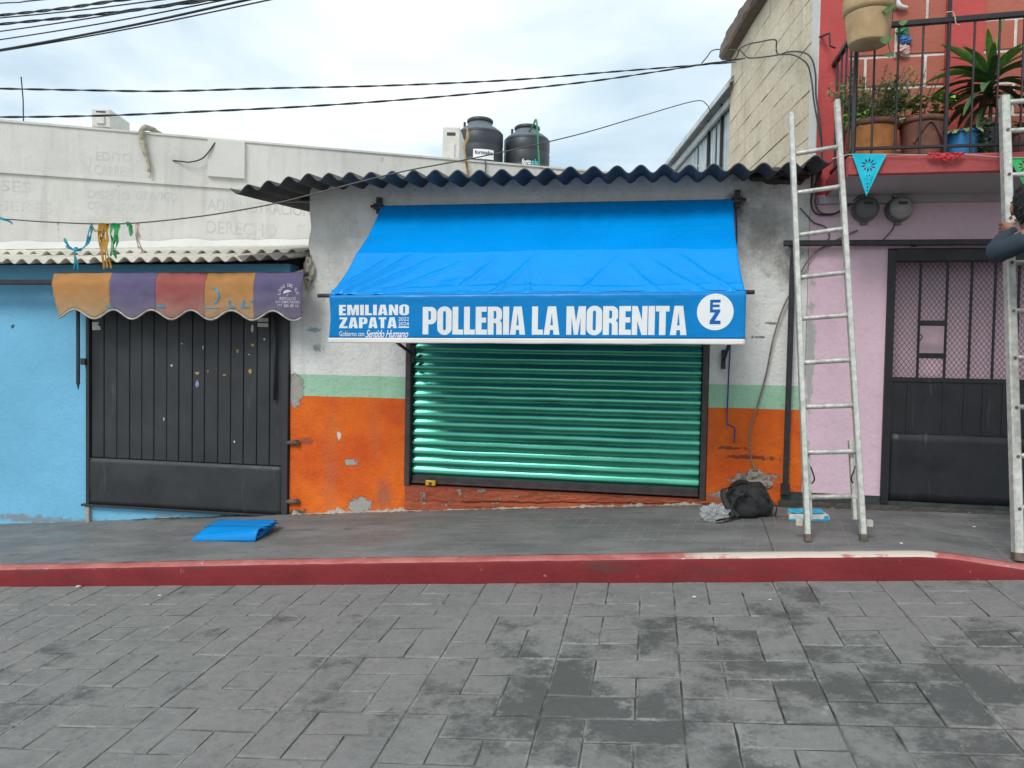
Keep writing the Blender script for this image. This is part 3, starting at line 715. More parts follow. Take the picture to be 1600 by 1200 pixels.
# ---- the blue awning with its lettering
AX0, AX1 = -2.262, .60; AYT, AYF = W-.05, 5.22
ZT = 2.915; ZF = at(840, 462, AYF).z+.012; ZB = at(840, 537, AYF).z
aw = thing('shop_awning', (-.83, AYF, ZB), 'bright blue vinyl shop awning with white lettering on its valance', 'awning')
wr = random.Random(11)
folds = [(.02, 1.0, .17, .58, .016, .020), (.05, 1.0, .24, .60, .012, .016), (.0, .98, .10, .62, .012, .016), (.12, 1., .32, .64, .008, .015), (.97, .98, .86, .62, .013, .018), (.90, .97, .78, .64, .007, .016),
         (.42, .98, .50, .60, .010, .022), (.50, .98, .47, .62, .006, .02), (.63, .97, .71, .62, .006, .02), (.33, .9, .40, .62, .006, .02), (.80, .97, .72, .66, .006, .02)]
def seg_d(u, v, a, b, c, d):
    px_, py_ = u*2.9, v*1.2; ax, ay, bx, by = a*2.9, b*1.2, c*2.9, d*1.2
    t = max(0, min(1, ((px_-ax)*(bx-ax)+(py_-ay)*(by-ay))/((bx-ax)**2+(by-ay)**2))); q = (ax+(bx-ax)*t, ay+(by-ay)*t)
    return math.hypot(px_-q[0], py_-q[1]), t
nrm = Vector((0, -(ZT-ZF), -(AYF-AYT)*-1)); nrm = Vector((0, -(ZT-ZF), (AYT-AYF))).normalized()
def canopy(u, v):
    w_l = .03*v**1.5; x = AX0+(AX1-AX0)*u+(-.035*v*(1-u)+.0*v*u)+.018*math.sin(math.pi*v)*(1-2*u)
    p = Vector((x, AYT+(AYF-AYT)*v, ZT+(ZF-ZT)*v+.028*(u-.5)*v))
    d = -.022*math.sin(math.pi*min(1, v/.57))*(1 if v < .57 else 0)-.016*math.sin(math.pi*max(0, (v-.57)/.43))*(1 if v >= .57 else 0)
    yv = .572+.01*math.sin(u*7)+.006*fbm(u, 0, 0, 9)
    d += .006*math.exp(-((v-yv)/.007)**2)
    d += .006*math.exp(-((v-.93-.012*math.sin(u*11))/.012)**2)
    d += .006*fbm(u*2.9, v, 0, 1.6)*min(1, v*3)+.0045*fbm(u*2.9, v*1.2, 5, 5)*max(0, v-.45)/.55
    for a, b, c, e_, am, wd in folds:
        ds, t = seg_d(u, v, a, b, c, e_); d += am*math.exp(-(ds/wd)**2)*2.1*(1-t)**.6
    for uu, am in ((.155, .003), (.335, .004), (.50, .003), (.665, .004), (.83, .003)): d += am*math.exp(-((u-uu-.004*math.sin(v*5))/.0035)**2)
    d += .003*math.exp(-((v-.30)/.01)**2)
    if v > .985: d *= .4
    p = p+nrm*d
    if v > .97: p.y -= .006*(v-.97)/.03
    return p
mb = MB(); mb.grid(canopy, 220, 90); mb.build('canopy', 'tarp', aw, smooth=True, solid=.002)
def valance_y(x, z):
    t = (ZF-z)/(ZF-ZB)
    return AYF-.012+.006*t+(.0065*math.sin(x*5.1+.7)+.0045*math.sin(x*11.3)+.004*fbm(x, z, 0, 2.5))*t+.005*math.exp(-((t-.10)/.05)**2)*fbm(x, 0, 3, 4)
vx0, vx1 = AX0-.045, AX1+.005
def zb_at(x): return ZB+.014*(x+.8)/1.4
def zf_at(x): return ZF+.014*(x+.8)/1.4
HEM = .036
def vf(u, v):
    x = vx0+(vx1-vx0)*u+.012*math.sin(math.pi*v)*(1-u)**6; zt = zf_at(x)+.006; zb = zb_at(x)+HEM
    z = zt+(zb-zt)*v; y = valance_y(x, z)
    if v < .06: y += (.06-v)*.18
    return Vector((x, y, z))
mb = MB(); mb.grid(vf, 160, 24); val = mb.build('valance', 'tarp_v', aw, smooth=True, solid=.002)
def hemf(u, v):
    x = vx0-.006+(vx1-vx0+.006)*u; z = zb_at(x)+HEM*(1-v)+.003*fbm(x, 0, 0, 3)*v; return Vector((x, valance_y(x, z)-.0005, z))
mb = MB(); mb.grid(hemf, 160, 4); mb.build('white_hem', 'hem', aw, smooth=True, solid=.002)
mb = MB(); mb.tube([at(497, 462, AYF+.02), at(1179, 456.5, AYF+.02)], .015, 10); mb.build('front_rod', 'brown_iron', aw, smooth=True)
mb = MB(); mb.tube([(AX0-.05, AYT+.012, ZT-.012), (AX1+.05, AYT+.012, ZT-.012)], .016, 10); mb.build('back_rod', 'iron', aw, smooth=True)
for (bx, s_) in ((AX0-.03, -1), (AX1+.03, 1)):
    mb = MB(); mb.box(bx-.02, bx+.02, W-.045, W+.01, ZT-.06, ZT+.075); mb.box(bx-.035, bx+.035, W-.07, W-.045, ZT-.03, ZT+.02); mb.tube([(bx-.05*s_, W-.06, ZT), (bx+.06*s_, W-.06, ZT-.005)], .013, 8); mb.build('bracket', 'iron', aw)
    ax_ = bx-.02*s_+(.30 if s_ < 0 else -.05)
    mb = MB(); mb.bar((bx-.03*s_, AYF+.03, ZF-.02), (ax_, W, 1.66), .022, .022); mb.bar((ax_, W-.02, 1.60), (ax_, W-.02, 1.75), .03, .03); mb.build('support_arm', 'iron', aw)
# headline letters drawn as heavy condensed capitals
def arc(cx, cy, rx, ry, a0, a1, n=7): return [(cx+rx*math.cos(R(a0+(a1-a0)*i/n)), cy+ry*math.sin(R(a0+(a1-a0)*i/n))) for i in range(n+1)]
def rrect(x0, y0, x1, y1, rx, ry): return arc(x1-rx, y1-ry, rx, ry, 90, 0)+arc(x1-rx, y0+ry, rx, ry, 0, -90)+arc(x0+rx, y0+ry, rx, ry, 270, 180)+arc(x0+rx, y1-ry, rx, ry, 180, 90)
S = .215
def letter(c):
    if c == 'P': return .52, [[(0, 0), (0, 1), (.30, 1)]+arc(.30, .80, .22, .20, 90, 0)+arc(.30, .57, .22, .20, 0, -90)+[(S, .37), (S, 0)], [(S, .53), (S, .85)]+arc(.26, .79, .05, .06, 90, 0)+arc(.26, .59, .05, .06, 0, -90)]
    if c == 'O': return .54, [rrect(0, -.015, .54, 1.015, .27, .24), rrect(S, .15, .54-S, .85, .055, .07)]
    if c == 'L': return .40, [[(0, 0), (0, 1), (S, 1), (S, .18), (.40, .18), (.40, 0)]]
    if c == 'E': return .41, [[(0, 0), (0, 1), (.40, 1), (.40, .82), (S, .82), (S, .61), (.38, .61), (.38, .43), (S, .43), (S, .18), (.41, .18), (.41, 0)]]
    if c == 'I': return S+.005, [[(0, 0), (0, 1), (S+.005, 1), (S+.005, 0)]]
    if c == 'T': return .46, [[(.12, 0), (.12, .81), (0, .81), (0, 1), (.46, 1), (.46, .81), (.34, .81), (.34, 0)]]
    if c == 'N': return .53, [[(0, 0), (0, 1), (.185, 1), (.345, .50), (.345, 1), (.53, 1), (.53, 0), (.34, 0), (.185, .48), (.185, 0)]]
    if c == 'M': return .68, [[(0, 0), (0, 1), (.255, 1), (.34, .45), (.425, 1), (.68, 1), (.68, 0), (.50, 0), (.50, .62), (.41, 0), (.27, 0), (.18, .62), (.18, 0)]]
    if c == 'Z': return .50, [[(0, 0), (0, .17), (.25, .82), (.02, .82), (.02, 1), (.49, 1), (.49, .84), (.24, .18), (.50, .18), (.50, 0)]]
    if c == 'A': return .56, [[(0, 0), (.135, 1), (.425, 1), (.56, 0), (.35, 0), (.338, .17), (.222, .17), (.21, 0)], [(.235, .33), (.325, .33), (.28, .78)]]
    if c == 'R': return .53, [[(0, 0), (0, 1), (.30, 1)]+arc(.30, .80, .22, .20, 90, 0)+arc(.38, .63, .14, .13, 0, -60)+[(.46, .49), (.51, .42), (.52, 0), (.315, 0), (.315, .36), (.27, .42), (S, .42), (S, 0)], [(S, .57), (S, .85)]+arc(.265, .79, .05, .06, 90, 0)+arc(.265, .63, .05, .06, 0, -90)]
def headline(t, gap=.03):
    polys = []; x = 0
    for ch in t:
        if ch == ' ': x += .21; continue
        w_, ps = letter(ch); polys += [[(px_+x, py_) for px_, py_ in p] for p in ps]; x += w_+gap
    return outline_geo(polys)
def on_val(geo, name, mat, box_px, off=.003, step=.04, parent=None):
    a = at(box_px[0], box_px[3], AYF-.03); b = at(box_px[2], box_px[1], AYF-.03)
    vs2, fs = fit_geo(geo, a.x, b.x, 0, 1)
    xm = (a.x+b.x)/2; h = b.z-a.z; bx0, by0, bx1, by1 = box_px
    # box corners given at their own end so the baseline keeps the photo's slight rise
    vs2 = [(x, a.z+y*h+.010*(x-xm)) for x, y in vs2]
    vs2, fs = cut_geo(vs2, fs, step)
    mb = MB(); mb.add([(x, valance_y(x, z)-off, z) for x, z in vs2], fs); return mb.build(name, mat, parent or val, smooth=False)
on_val(headline('POLLERIA LA MORENITA'), 'headline_lettering', 'print', (659, 479, 1074, 521))
on_val(headline('EMILIANO', .07), 'logo_lettering', 'print', (528, 476, 638, 492))
on_val(headline('ZAPATA', .07), 'logo_lettering', 'print', (528, 496, 619, 512))
on_val(text_geo('2022', .004), 'year_lettering', 'print', (621.5, 495.5, 638, 501)); on_val(text_geo('2024', .004), 'year_lettering', 'print', (621.5, 503, 638, 508.3))
on_val(outline_geo([[(0, 0), (0, 1), (1, 1), (1, 0)]]), 'year_underline', 'print', (621.5, 510, 638, 512))
on_val(text_geo('Gobierno con', .004), 'motto_lettering', 'print', (528, 517.5, 567, 525)); on_val(text_geo('Sentido Humano', .012, .45, .92), 'motto_lettering', 'print', (569, 515.5, 637, 527))
disc = outline_geo([arc(0, 0, 1, 1, 0, 352.5, 47)])
on_val(disc, 'round_emblem', 'print', (1088.5, 458.5, 1147.5, 515.5))
ez = outline_geo([[(0, .48), (0, 1), (.95, 1), (.95, .89), (.25, .89), (.25, .80), (.88, .80), (.88, .70), (.25, .70), (.25, .60), (.95, .60), (.95, .52), (.45, .14), (1, .14), (1, 0), (0, 0), (0, .12), (.5, .48)]])
on_val(ez, 'emblem_letters', 'printblue', (1109, 468, 1127, 506), off=.0055)
# blue cord that raises the awning
mb = MB(); mb.tube(smooth_pts([at(1150, 325, W-.03), at(1151, 380, W-.03), at(1146, 460, W-.04), at(1141, 540, W-.03), at(1138, 600, W-.03), at(1136, 658, W-.03), at(1140, 664, W-.03), at(1146, 667, W-.03), at(1148, 672, W-.03), at(1147, 692, W-.03)], 4), .006, 6)
tag(mb.build('pull_rope', 'blue_cord', smooth=True), 'thin blue rope hanging down the orange wall beside the shutter', 'rope')

# ================================================================== BLUE HOUSE ON THE LEFT
GX0, GX1 = -5.085, -3.112; GZ0 = .232; GZ1 = 2.2
bh = thing('blue_house', (-6, W, 0), 'low light blue house wall under a cream corrugated lean-to roof', 'building')
mb = MB(); mb.box(-9, GX0-.01, W, W+.18, -.5, 2.44); mb.box(GX0-.01, GX1-.0, W, W+.18, GZ1+.02, 2.44); mb.box(GX0-.01, GX1, W+.005, W+.18, -.1, GZ0-.012)
mb.box(GX0-.01, GX1, W+.14, W+.18, GZ0-.01, GZ1+.02)
mb.build('wall', 'blue', bh)
skirt(-5.0, -3.15, bh, .012, 'darkstone', 5, .03)
# lean-to roof, individual sheets
BYE = 5.88; BPIT = .1475
bph = at(147, 407, BYE).x; nb = random.Random(9)
edges = [-8.6, -7.6, -6.6, -5.72, at(150, 407, BYE).x-.02, at(262, 407, BYE).x, at(378, 407, BYE).x, -2.96]
def blue_sheet(xa, xb, y0, y1, z0, z1, mat, skew=0.0, dz=0.0, seed=0):
    mb = MB()
    def f(u, v):
        x = xa+(xb-xa)*u; y = y0+(y1-y0)*v
        return Vector((x, y, z0+(z1-z0)*v+dz+.022*math.cos(2*math.pi*(x-bph+skew)/BPIT)+.006*fbm(x, y, seed, 2)))
    mb.grid(f, max(8, int((xb-xa)/BPIT*12)), 5); return mb.build('roof_sheet', mat, bh, smooth=True, solid=-.008)
for i, (xa, xb) in enumerate(zip(edges, edges[1:])):
    last = i == len(edges)-2
    blue_sheet(xa-.05, xb, BYE+nb.uniform(-.02, .02), BYE+.62, 2.435, 2.555, 'grey_sheet' if last else 'cream_sheet', 0, nb.uniform(-.005, .010)+(.008 if last else 0), i)
for i, (xa, xb) in enumerate(zip([-8.6, -7, -5.6, -4.3], [-7, -5.6, -4.3, -2.95])):
    blue_sheet(xa-.05, xb, BYE+.50, BYE+2.9, 2.567, 2.99, 'cream_sheet', .03, nb.uniform(.0, .008), 20+i)
# white mortar fillet where the roof meets the tall wall
# ---- gate of vertical boards
gate = thing('metal_gate', ((GX0+GX1)/2, W, GZ0), 'charcoal metal gate of vertical boards in the blue house', 'gate')
pxs = [163, 183, 203, 222, 241, 261, 280, 301, 320, 341, 361, 381, 402, 422]
bx_ = [GX0+.028]+[at(q, 600, W).x for q in pxs]+[GX1-.05]
GS = .668
for a, b in zip(bx_, bx_[1:]):
    mb = MB(); mb.box(a+.0035, b-.0035, W-.006+nb.uniform(-.002, .002), W+.02, GS+.004, GZ1); bevel(mb.build('board', 'gate', gate), .004, 1)
mb = MB()
def plate(u, v):
    x = GX0+.006+(GX1-.012-GX0-.04)*u; z = GZ0+.008+(GS-GZ0-.008)*v
    return Vector((x, W-.017+.006*fbm(x, z, 0, 2.2)-.004*math.sin(math.pi*v), z))
mb.grid(plate, 40, 10); mb.build('kick_plate', 'gate', gate, smooth=True, solid=-.004)
mb = MB(); mb.box(GX0-.012, GX0+.022, W-.03, W+.05, GZ0, GZ1); bevel(mb.build('frame_post', 'gate', gate), .003)
mb = MB(); mb.box(GX1-.045, GX1+.01, W-.035, W+.05, GZ0-.01, GZ1); bevel(mb.build('frame_post', 'gate', gate), .003)
mb = MB(); mb.box(GX0, GX1, W+.025, W+.05, GZ0, GZ1); mb.build('backing_sheet', 'gate', gate)
mb = MB(); mb.bar((GX0-.05, W-.02, GZ0-.002), (GX1, W-.02, GZ0-.0), .05, .018); mb.build('bottom_rail', 'gate', gate)
mb = MB(); mb.tube([(at(433, 500, W).x, W-.035, 2.1), (at(433, 500, W).x, W-.035, 1.25)], .013, 8); mb.build('drop_bolt', 'gate', gate, smooth=True)
mb = MB(); q = at(137, 565, W); mb.box(q.x-.035, q.x+.01, W-.05, W-.02, q.z-.03, q.z+.03); mb.build('hinge', 'gate', gate)
for yy in (692, 784):
    mb = MB(); q = at(466, yy, W); mb.tube([(GX1-.0, W-.02, q.z), (q.x+.02, W-.02, q.z)], .018, 8); mb.tube([(q.x-.01, W-.03, q.z), (q.x-.01, W-.03, q.z+.03)], .024, 8); mb.build('hinge', 'rubber', gate)
mb = MB(); q = at(140, 800, W); mb.box(GX0-.015, GX0+.02, W-.03, W+.02, walk_z(GX0, W)-.01, GZ0-.012); mb.build('rail_foot', 'rubble', gate)
def scrap(px_, py_, w_, h_, mat, seed, par, y=W-.0115, rag=.35):
    q = at(px_, py_, y); rr = random.Random(seed); n = 11
    o_ = [(q.x+math.cos(2*math.pi*k/n)*w_/2*(1+rr.uniform(-rag, rag*.4)), q.z+math.sin(2*math.pi*k/n)*h_/2*(1+rr.uniform(-rag, rag*.4))) for k in range(n)]
    mb = MB(); mb.prism(o_, y, y+.002); return mb.build('paper_scrap', mat, par)
q = at(152, 510, W); mb = MB(); mb.prism([(q.x-.042, q.z-.035), (q.x+.045, q.z-.032), (q.x+.04, q.z), (q.x+.012, q.z+.01), (q.x+.03, q.z+.04), (q.x-.045, q.z+.038)], W-.012, W-.009); mb.build('paper_scrap', 'sticker', gate)
q = at(412, 504, W)
for dz in (.022, -.022):
    mb = MB(); mb.box(q.x-.052, q.x+.048, W-.0125, W-.009, q.z+dz-.016, q.z+dz+.016); mb.build('paper_scrap', 'sticker', gate)
for i, (a, b, w_, h_, m) in enumerate([(308, 583, .06, .035, 'tape'), (325, 580, .022, .03, 'tape'), (351, 586, .05, .022, 'tape'), (391, 580, .045, .06, 'tape'), (395, 539, .06, .03, 'tape'), (371, 549, .03, .045, 'tape'),
                                        (308, 600, .045, .09, 'violet_scrap'), (394, 513, .04, .09, 'sticker'), (413, 530, .025, .03, 'sticker'), (268, 571, .03, .03, 'sticker'), (284, 537, .022, .012, 'sticker'), (317, 543, .015, .045, 'sticker'), (256, 655, .018, .045, 'sticker'), (366, 690, .018, .03, 'sticker'), (389, 554, .03, .012, 'sticker')]):
    scrap(a, b, w_*.8, h_*.8, m, i, gate)
# torn chalk-like mark
# ---- old striped valance
va = thing('striped_valance', (-4.0, 5.95, 1.95), 'faded valance striped orange, purple and red over the charcoal gate', 'awning')
VY = 5.96; vb = [at(q, 460, VY).x for q in (97, 177, 248, 325, 400, 475)]
vz_top = 2.335; ph = at(151, 497, VY).x; per = (at(462, 497, VY).x-ph)/5
def val_bot(x): return 1.978-.040*math.cos(2*math.pi*(x-ph)/per)
def oldv(x, t):
    zt = vz_top+.006*fbm(x, 0, 0, 2); zb = val_bot(x); z = zt+(zb-zt)*t
    y = VY-.03*math.sin(min(1, t*3)*math.pi/2)-.012*math.sin(math.pi*t)+.010*fbm(x, t, 1, 2.5)+.006*math.sin(x*9)*t
    y -= .008*math.exp(-((t-.22)/.03)**2)
    xx = x+(-.10*(1-t)**1.0 if x < vb[0]+.001 else 0)
    return Vector((x, y, z))
for (a, b), m in zip(zip(vb, vb[1:]), ('v_orange', 'v_purple', 'v_red', 'v_orange', 'v_purple')):
    mb = MB()
    first = a == vb[0]
    def f(u, v, a=a, b=b, first=first):
        x = a+(b-a)*u
        p = oldv(x, v)
        if first: p.x -= .085*(1-v)*(1-u)
        return p
    mb.grid(f, 30, 16); cp = mb.build('canvas_panel', m, va, smooth=True, solid=.002)
    mb = MB(); pts = [oldv(a+(b-a)*i/24, 1.0)+Vector((0, -.004, -.004)) for i in range(25)]
    mb.tube(pts, .0085, 6); mb.build('scalloped_trim', 'v_trim', cp, smooth=True)
mb = MB(); mb.tube([(vb[0]-.06, VY+.03, vz_top-.01), (vb[-1]+.02, VY+.03, vz_top-.01)], .018, 8); mb.build('roller', 'brown_iron', va, smooth=True)
def on_oldv(geo, name, mat, bp, off=.006):
    a = at(bp[0], bp[3], VY-.035); b = at(bp[2], bp[1], VY-.035); vs2, fs = fit_geo(geo, a.x, b.x, a.z, b.z); vs2, fs = cut_geo(vs2, fs, .03)
    def yy(x, z):
        t = (vz_top-z)/(vz_top-val_bot(x)); return oldv(x, t).y
    mb = MB(); mb.add([(x, yy(x, z)-off, z) for x, z in vs2], fs); return mb.build(name, mat, va)
sq = [[(0, 0), (0, 1), (1, 1), (1, 0)]]
on_oldv(outline_geo(sq), 'painted_stroke', 'v_blue', (167, 479, 177, 482)); on_oldv(outline_geo(sq), 'painted_stroke', 'v_blue', (246, 477, 258, 481))
on_oldv(outline_geo([arc(0, 0, 1, 1, 110, -80, 12)+arc(0, 0, .72, .8, -80, 110, 12)]), 'painted_stroke', 'v_blue', (332, 449, 345, 475))
on_oldv(outline_geo(sq), 'painted_stroke', 'v_blue', (320, 480.5, 344, 482))
L_ = [[(0, 0), (0, 1), (.25, 1), (.2, .2), (1, .2), (1, 0)]]
on_oldv(outline_geo(L_), 'painted_stroke', 'v_blue', (358, 470, 369, 481)); on_oldv(outline_geo([[(0, 0), (.3, 1), (.5, 1), (.3, .2), (1, .2), (1, 0)]]), 'painted_stroke', 'v_blue', (376, 470, 390, 481.5)); on_oldv(outline_geo(sq), 'painted_stroke', 'v_blue', (391, 470, 398, 472))
# maker's mark: arched name, parasol, three lines
cx, cy = 450.5, 463
mk = MB()
cc = at(cx, cy-2, VY-.04); s_ = at(cx+10, cy, VY-.04).x-at(cx, cy, VY-.04).x; s_ /= 10
vs_all = []; fs_all = []
for i, ch in enumerate('LONAS DEL SUR'):
    if ch == ' ': continue
    ang = R(172-164*i/12); g2, fs = fit_geo(text_geo(ch, .012), -1.55, 1.55, 0, 4.6)
    o_ = len(vs_all)
    for x, y in g2:
        rr_ = 12.2+y; aa = ang-x/14.4
        vs_all.append((cc.x+s_*rr_*math.cos(aa), cc.z+s_*(rr_*math.sin(aa))))
    fs_all += [tuple(k+o_ for k in f) for f in fs]
mk.add([(x, oldv(x, (vz_top-z)/(vz_top-val_bot(x))).y-.007, z) for x, z in vs_all], fs_all); mk.build('maker_lettering', 'v_white', cp)
on_oldv(outline_geo([arc(0, 0, 1, .8, 15, 200, 10)+[(-.5, -.05), (-.2, .05), (.2, .18), (.6, .35)]]), 'parasol_mark', 'v_white', (443.5, 453, 457, 459.5)); on_oldv(outline_geo([[(0, 0), (.6, 1), (.75, .95), (.2, 0)]]), 'parasol_mark', 'v_white', (448, 458, 452, 463))
on_oldv(text_geo('ROTULOS', .01), 'maker_lettering', 'v_white', (438, 464.5, 463, 469)); on_oldv(text_geo('POR COMPUTADORA', .012), 'maker_lettering', 'v_white', (431, 470.3, 470, 474.3)); on_oldv(text_geo('777 385 89 16', .012), 'maker_lettering', 'v_white', (433, 475.8, 468, 480.2))
# bar and hanging crank left of the valance
mb = MB(); mb.bar(at(-60, 441, 6.0), at(92, 441, 6.0), .05, .045); tag(mb.build('awning_bar', 'iron'), 'black bar under the cream roof at the left edge', 'bar')
mb = MB(); a = at(122, 488, 6.05); b = at(122, 600, 6.05); mb.bar(a+Vector((0, 0, .25)), b, .03, .02, Vector((0, 1, 0))); mb.tube([b+Vector((0, 0, .01)), b+Vector((.002, 0, -.05))], [.014, .003], 6)
tag(mb.build('hanging_rod', 'iron'), 'dark pointed rod hanging on the blue wall left of the gate', 'rod')

# ================================================================== TALL WHITE BUILDING BEHIND
wP = at(0, 190, 6.9); wd = Vector((.9056, .424, 0)).normalized(); wnv = Vector((-wd.y, wd.x, 0))
def wpt(s, z, o=0.0): return wP*1.0+wd*s+Vector((0, 0, z-wP.z))+wnv*o        # s along the wall, o behind it
def wpx(px_, py_, o=0.0):
    p = on_plane(px_, py_, wnv, wnv.dot(wP)+o); return (p-wP).dot(wd), p.z
wbld = thing('white_building', wpt(2, 2), 'tall whitewashed building with faded lettering behind the lean-to roof', 'building')
def wbox(mb, s0, s1, z0, z1, o0, o1):
    return mb.hexa([wpt(s0, z0, o0), wpt(s1, z0, o0), wpt(s1, z0, o1), wpt(s0, z0, o1), wpt(s0, z1, o0), wpt(s1, z1, o0), wpt(s1, z1, o1), wpt(s0, z1, o1)])
WT = 4.022
mb = MB(); wbox(mb, -5, 9.6, -.5, WT-.005, 0, .2); mb.build('wall', 'white', wbld)
mb = MB(); wbox(mb, -5, 9.6, WT-.01, WT+.012, -.014, .22); mb.build('parapet_cap', 'white', wbld)
mb = MB(); wbox(mb, -5, 9.6, 3.484, 3.508, -.022, .01); mb.build('moulding', 'white', wbld)
mb = MB(); wbox(mb, -5, 9.6, 3.6, WT-.02, .2, 9.5); mb.build('roof_slab', 'white', wbld)
s0, z0 = wpx(325, 276); s1, z1 = wpx(383, 222)
mb = MB(); wbox(mb, s0, s1, z0, z1, -.035, .01); bevel(mb.build('wall_panel', 'white_clean', wbld), .004)
# fillet of white mortar along the lean-to roof
mb = MB()
def fil(u, v):
    s = -.6+3.95*u; p = wpt(s, 0, -.01-.10*(1-v)*(1+.3*fbm(s, 0, 0, 3))); z = 2.60+(p.y-6.45)*.163
    return Vector((p.x, p.y, z+.075*v*(1+.35*fbm(s, 2, 0, 2.5))+.02))
mb.grid(fil, 80, 4); mb.build('mortar_fillet', 'white_clean', wbld, smooth=True)
def wtext(t, bp, mat, off=.0, y=.0015):
    a = wpx(bp[0], bp[3]); b = wpx(bp[2], bp[3]); c = wpx(bp[0], bp[1])
    vs2, fs = fit_geo(text_geo(t, off), a[0], b[0], a[1], a[1]+(c[1]-a[1]))
    mb = MB(); mb.add([wpt(x, z, -y) for x, z in vs2], fs); return mb.build('faded_lettering', mat, wbld)
wtext('Y CARRER', (133, 256, 204, 271), 'faint2'); wtext('EDITO', (150, 236, 205, 250), 'faint2')
wtext('DISEÑO', (137, 293, 203, 309), 'faint'); wtext('GRAFICO', (212, 297, 278, 311), 'faint'); wtext('COMPUTACION', (137, 314, 240, 326), 'faint2'); wtext('INGLES', (138, 336, 208, 351), 'faint2')
wtext('ADMINISTRACION', (324, 310, 486, 328), 'faint'); wtext('DERECHO', (322, 344, 432, 364), 'faint'); wtext('SES', (2, 281, 48, 298), 'faint'); wtext('SERES', (0, 312, 80, 328), 'faint2')
# bits that hang on the wall
def wtube(pts, r, name, mat, label, cat, n=7, k=6):
    P = [wpt(*wpx(a, b), -o) for a, b, o in pts]; mb = MB(); mb.tube(smooth_pts(P, k), r, n); return tag(mb.build(name, mat, smooth=True), label, cat)
hp = [wpt(*wpx(a, b), -o) for a, b, o in [(246, 203, -.25), (238, 201, -.05), (226, 201, .03), (222, 212, .04), (224, 226, .035), (229, 242, .035), (233, 256, .03), (234, 270, .03)]]
hose = thing('foam_wrapped_pipe', hp[-1], 'ragged yellowish foam-wrapped pipe bent over the white parapet', 'pipe')
P = resample(smooth_pts(hp, 6), .02); mb = MB(); mb.tube(P, [.030*(1+.35*fbm(i*.3, 0, 0, 1))*(1 if i < len(P)-12 else .6) for i in range(len(P))], 9); mb.build('foam_cover', 'hose', hose, smooth=True)
mb = MB(); mb.tube([hp[-1]+Vector((0, 0, .03)), hp[-1]+Vector((.004, 0, -.06))], .011, 8); mb.build('pipe_end', 'white_clean', hose, smooth=True)
wtube([(345, 214, -.1), (338, 222, .02), (328, 238, .05), (316, 250, .05), (298, 255, .05), (283, 253, .03), (270, 251, .0)], .0075, 'loose_cable', 'wire', 'loose dark cable curling down the white wall from the parapet', 'cable')
q0 = wpt(*wpx(34, 190), .05); mb = MB(); q1 = on_plane(33, 120, wnv, wnv.dot(wP)+.05); mb.tube([q0-Vector((0, 0, .1)), (q0+q1)/2+Vector((.01, 0, 0)), q1], .006, 6); tag(mb.build('thin_mast', 'wire'), 'thin bare rod standing up from the parapet at far left', 'rod')
# air conditioners on the roof
def ac_unit(name, c, ux_, w_, d_, h_, label, grille=True):
    """c: base centre, ux_: direction of the long side"""
    ux_ = Vector(ux_).normalized(); vy = Vector((-ux_.y, ux_.x, 0)); t = thing(name, c, label, 'air conditioner', 'roof air conditioners'); c = Vector(c)
    def bx(mb, a0, a1, b0, b1, z0_, z1_):
        P = lambda a, b, z: c+ux_*a+vy*b+Vector((0, 0, z))
        mb.hexa([P(a0, b0, z0_), P(a1, b0, z0_), P(a1, b1, z0_), P(a0, b1, z0_), P(a0, b0, z1_), P(a1, b0, z1_), P(a1, b1, z1_), P(a0, b1, z1_)])
    f0 = .1
    mb = MB(); bx(mb, -w_/2, w_/2, -d_/2, d_/2, f0, h_); bevel(mb.build('casing', 'acwhite', t), .012)
    mb = MB(); bx(mb, -w_*.25, w_*.25, -d_/2-.004, -d_/2+.004, h_*.86, h_*.91); mb.build('vent_slot', 'black_print', t)
    mb = MB(); bx(mb, -w_*.2, w_*.22, -d_/2-.02, -d_/2+.004, h_*.45, h_*.72); bevel(mb.build('valve_cover', 'acwhite', t), .006)
    mb = MB(); bx(mb, -w_/2-.004, -w_/2+.004, -d_/2+.03, d_/2-.06, h_*.3, h_*.9); mb.build('side_grille', 'black_print' if grille else 'cyan_print', t)
    mb = MB(); bx(mb, -w_/2+.02, -w_/2+.07, -d_/2, d_/2, -.0, f0); bx(mb, w_/2-.07, w_/2-.02, -d_/2, d_/2, 0, f0); mb.build('feet', 'rubber', t)
    return t
def roof_at(px_, py_, dist):
    d = ray(px_, py_); d = d/d.dot(fwd); return CAM+d*dist
c = roof_at(174, 200, 8.6); ac_unit('roof_air_conditioner', (c.x, c.y, WT-.02), (1, .25, 0), .20, .5, roof_at(172, 181, 8.6).z-WT+.02, 'small white air conditioner peeking over the parapet at left')
c = roof_at(709, 240, 11.0); ac_unit('roof_air_conditioner', (c.x, c.y, WT-.02), (1, .15, 0), .24, .7, roof_at(709, 210, 11.0).z-WT+.02, 'cream air conditioner with cyan sticker left of the two tanks', False)
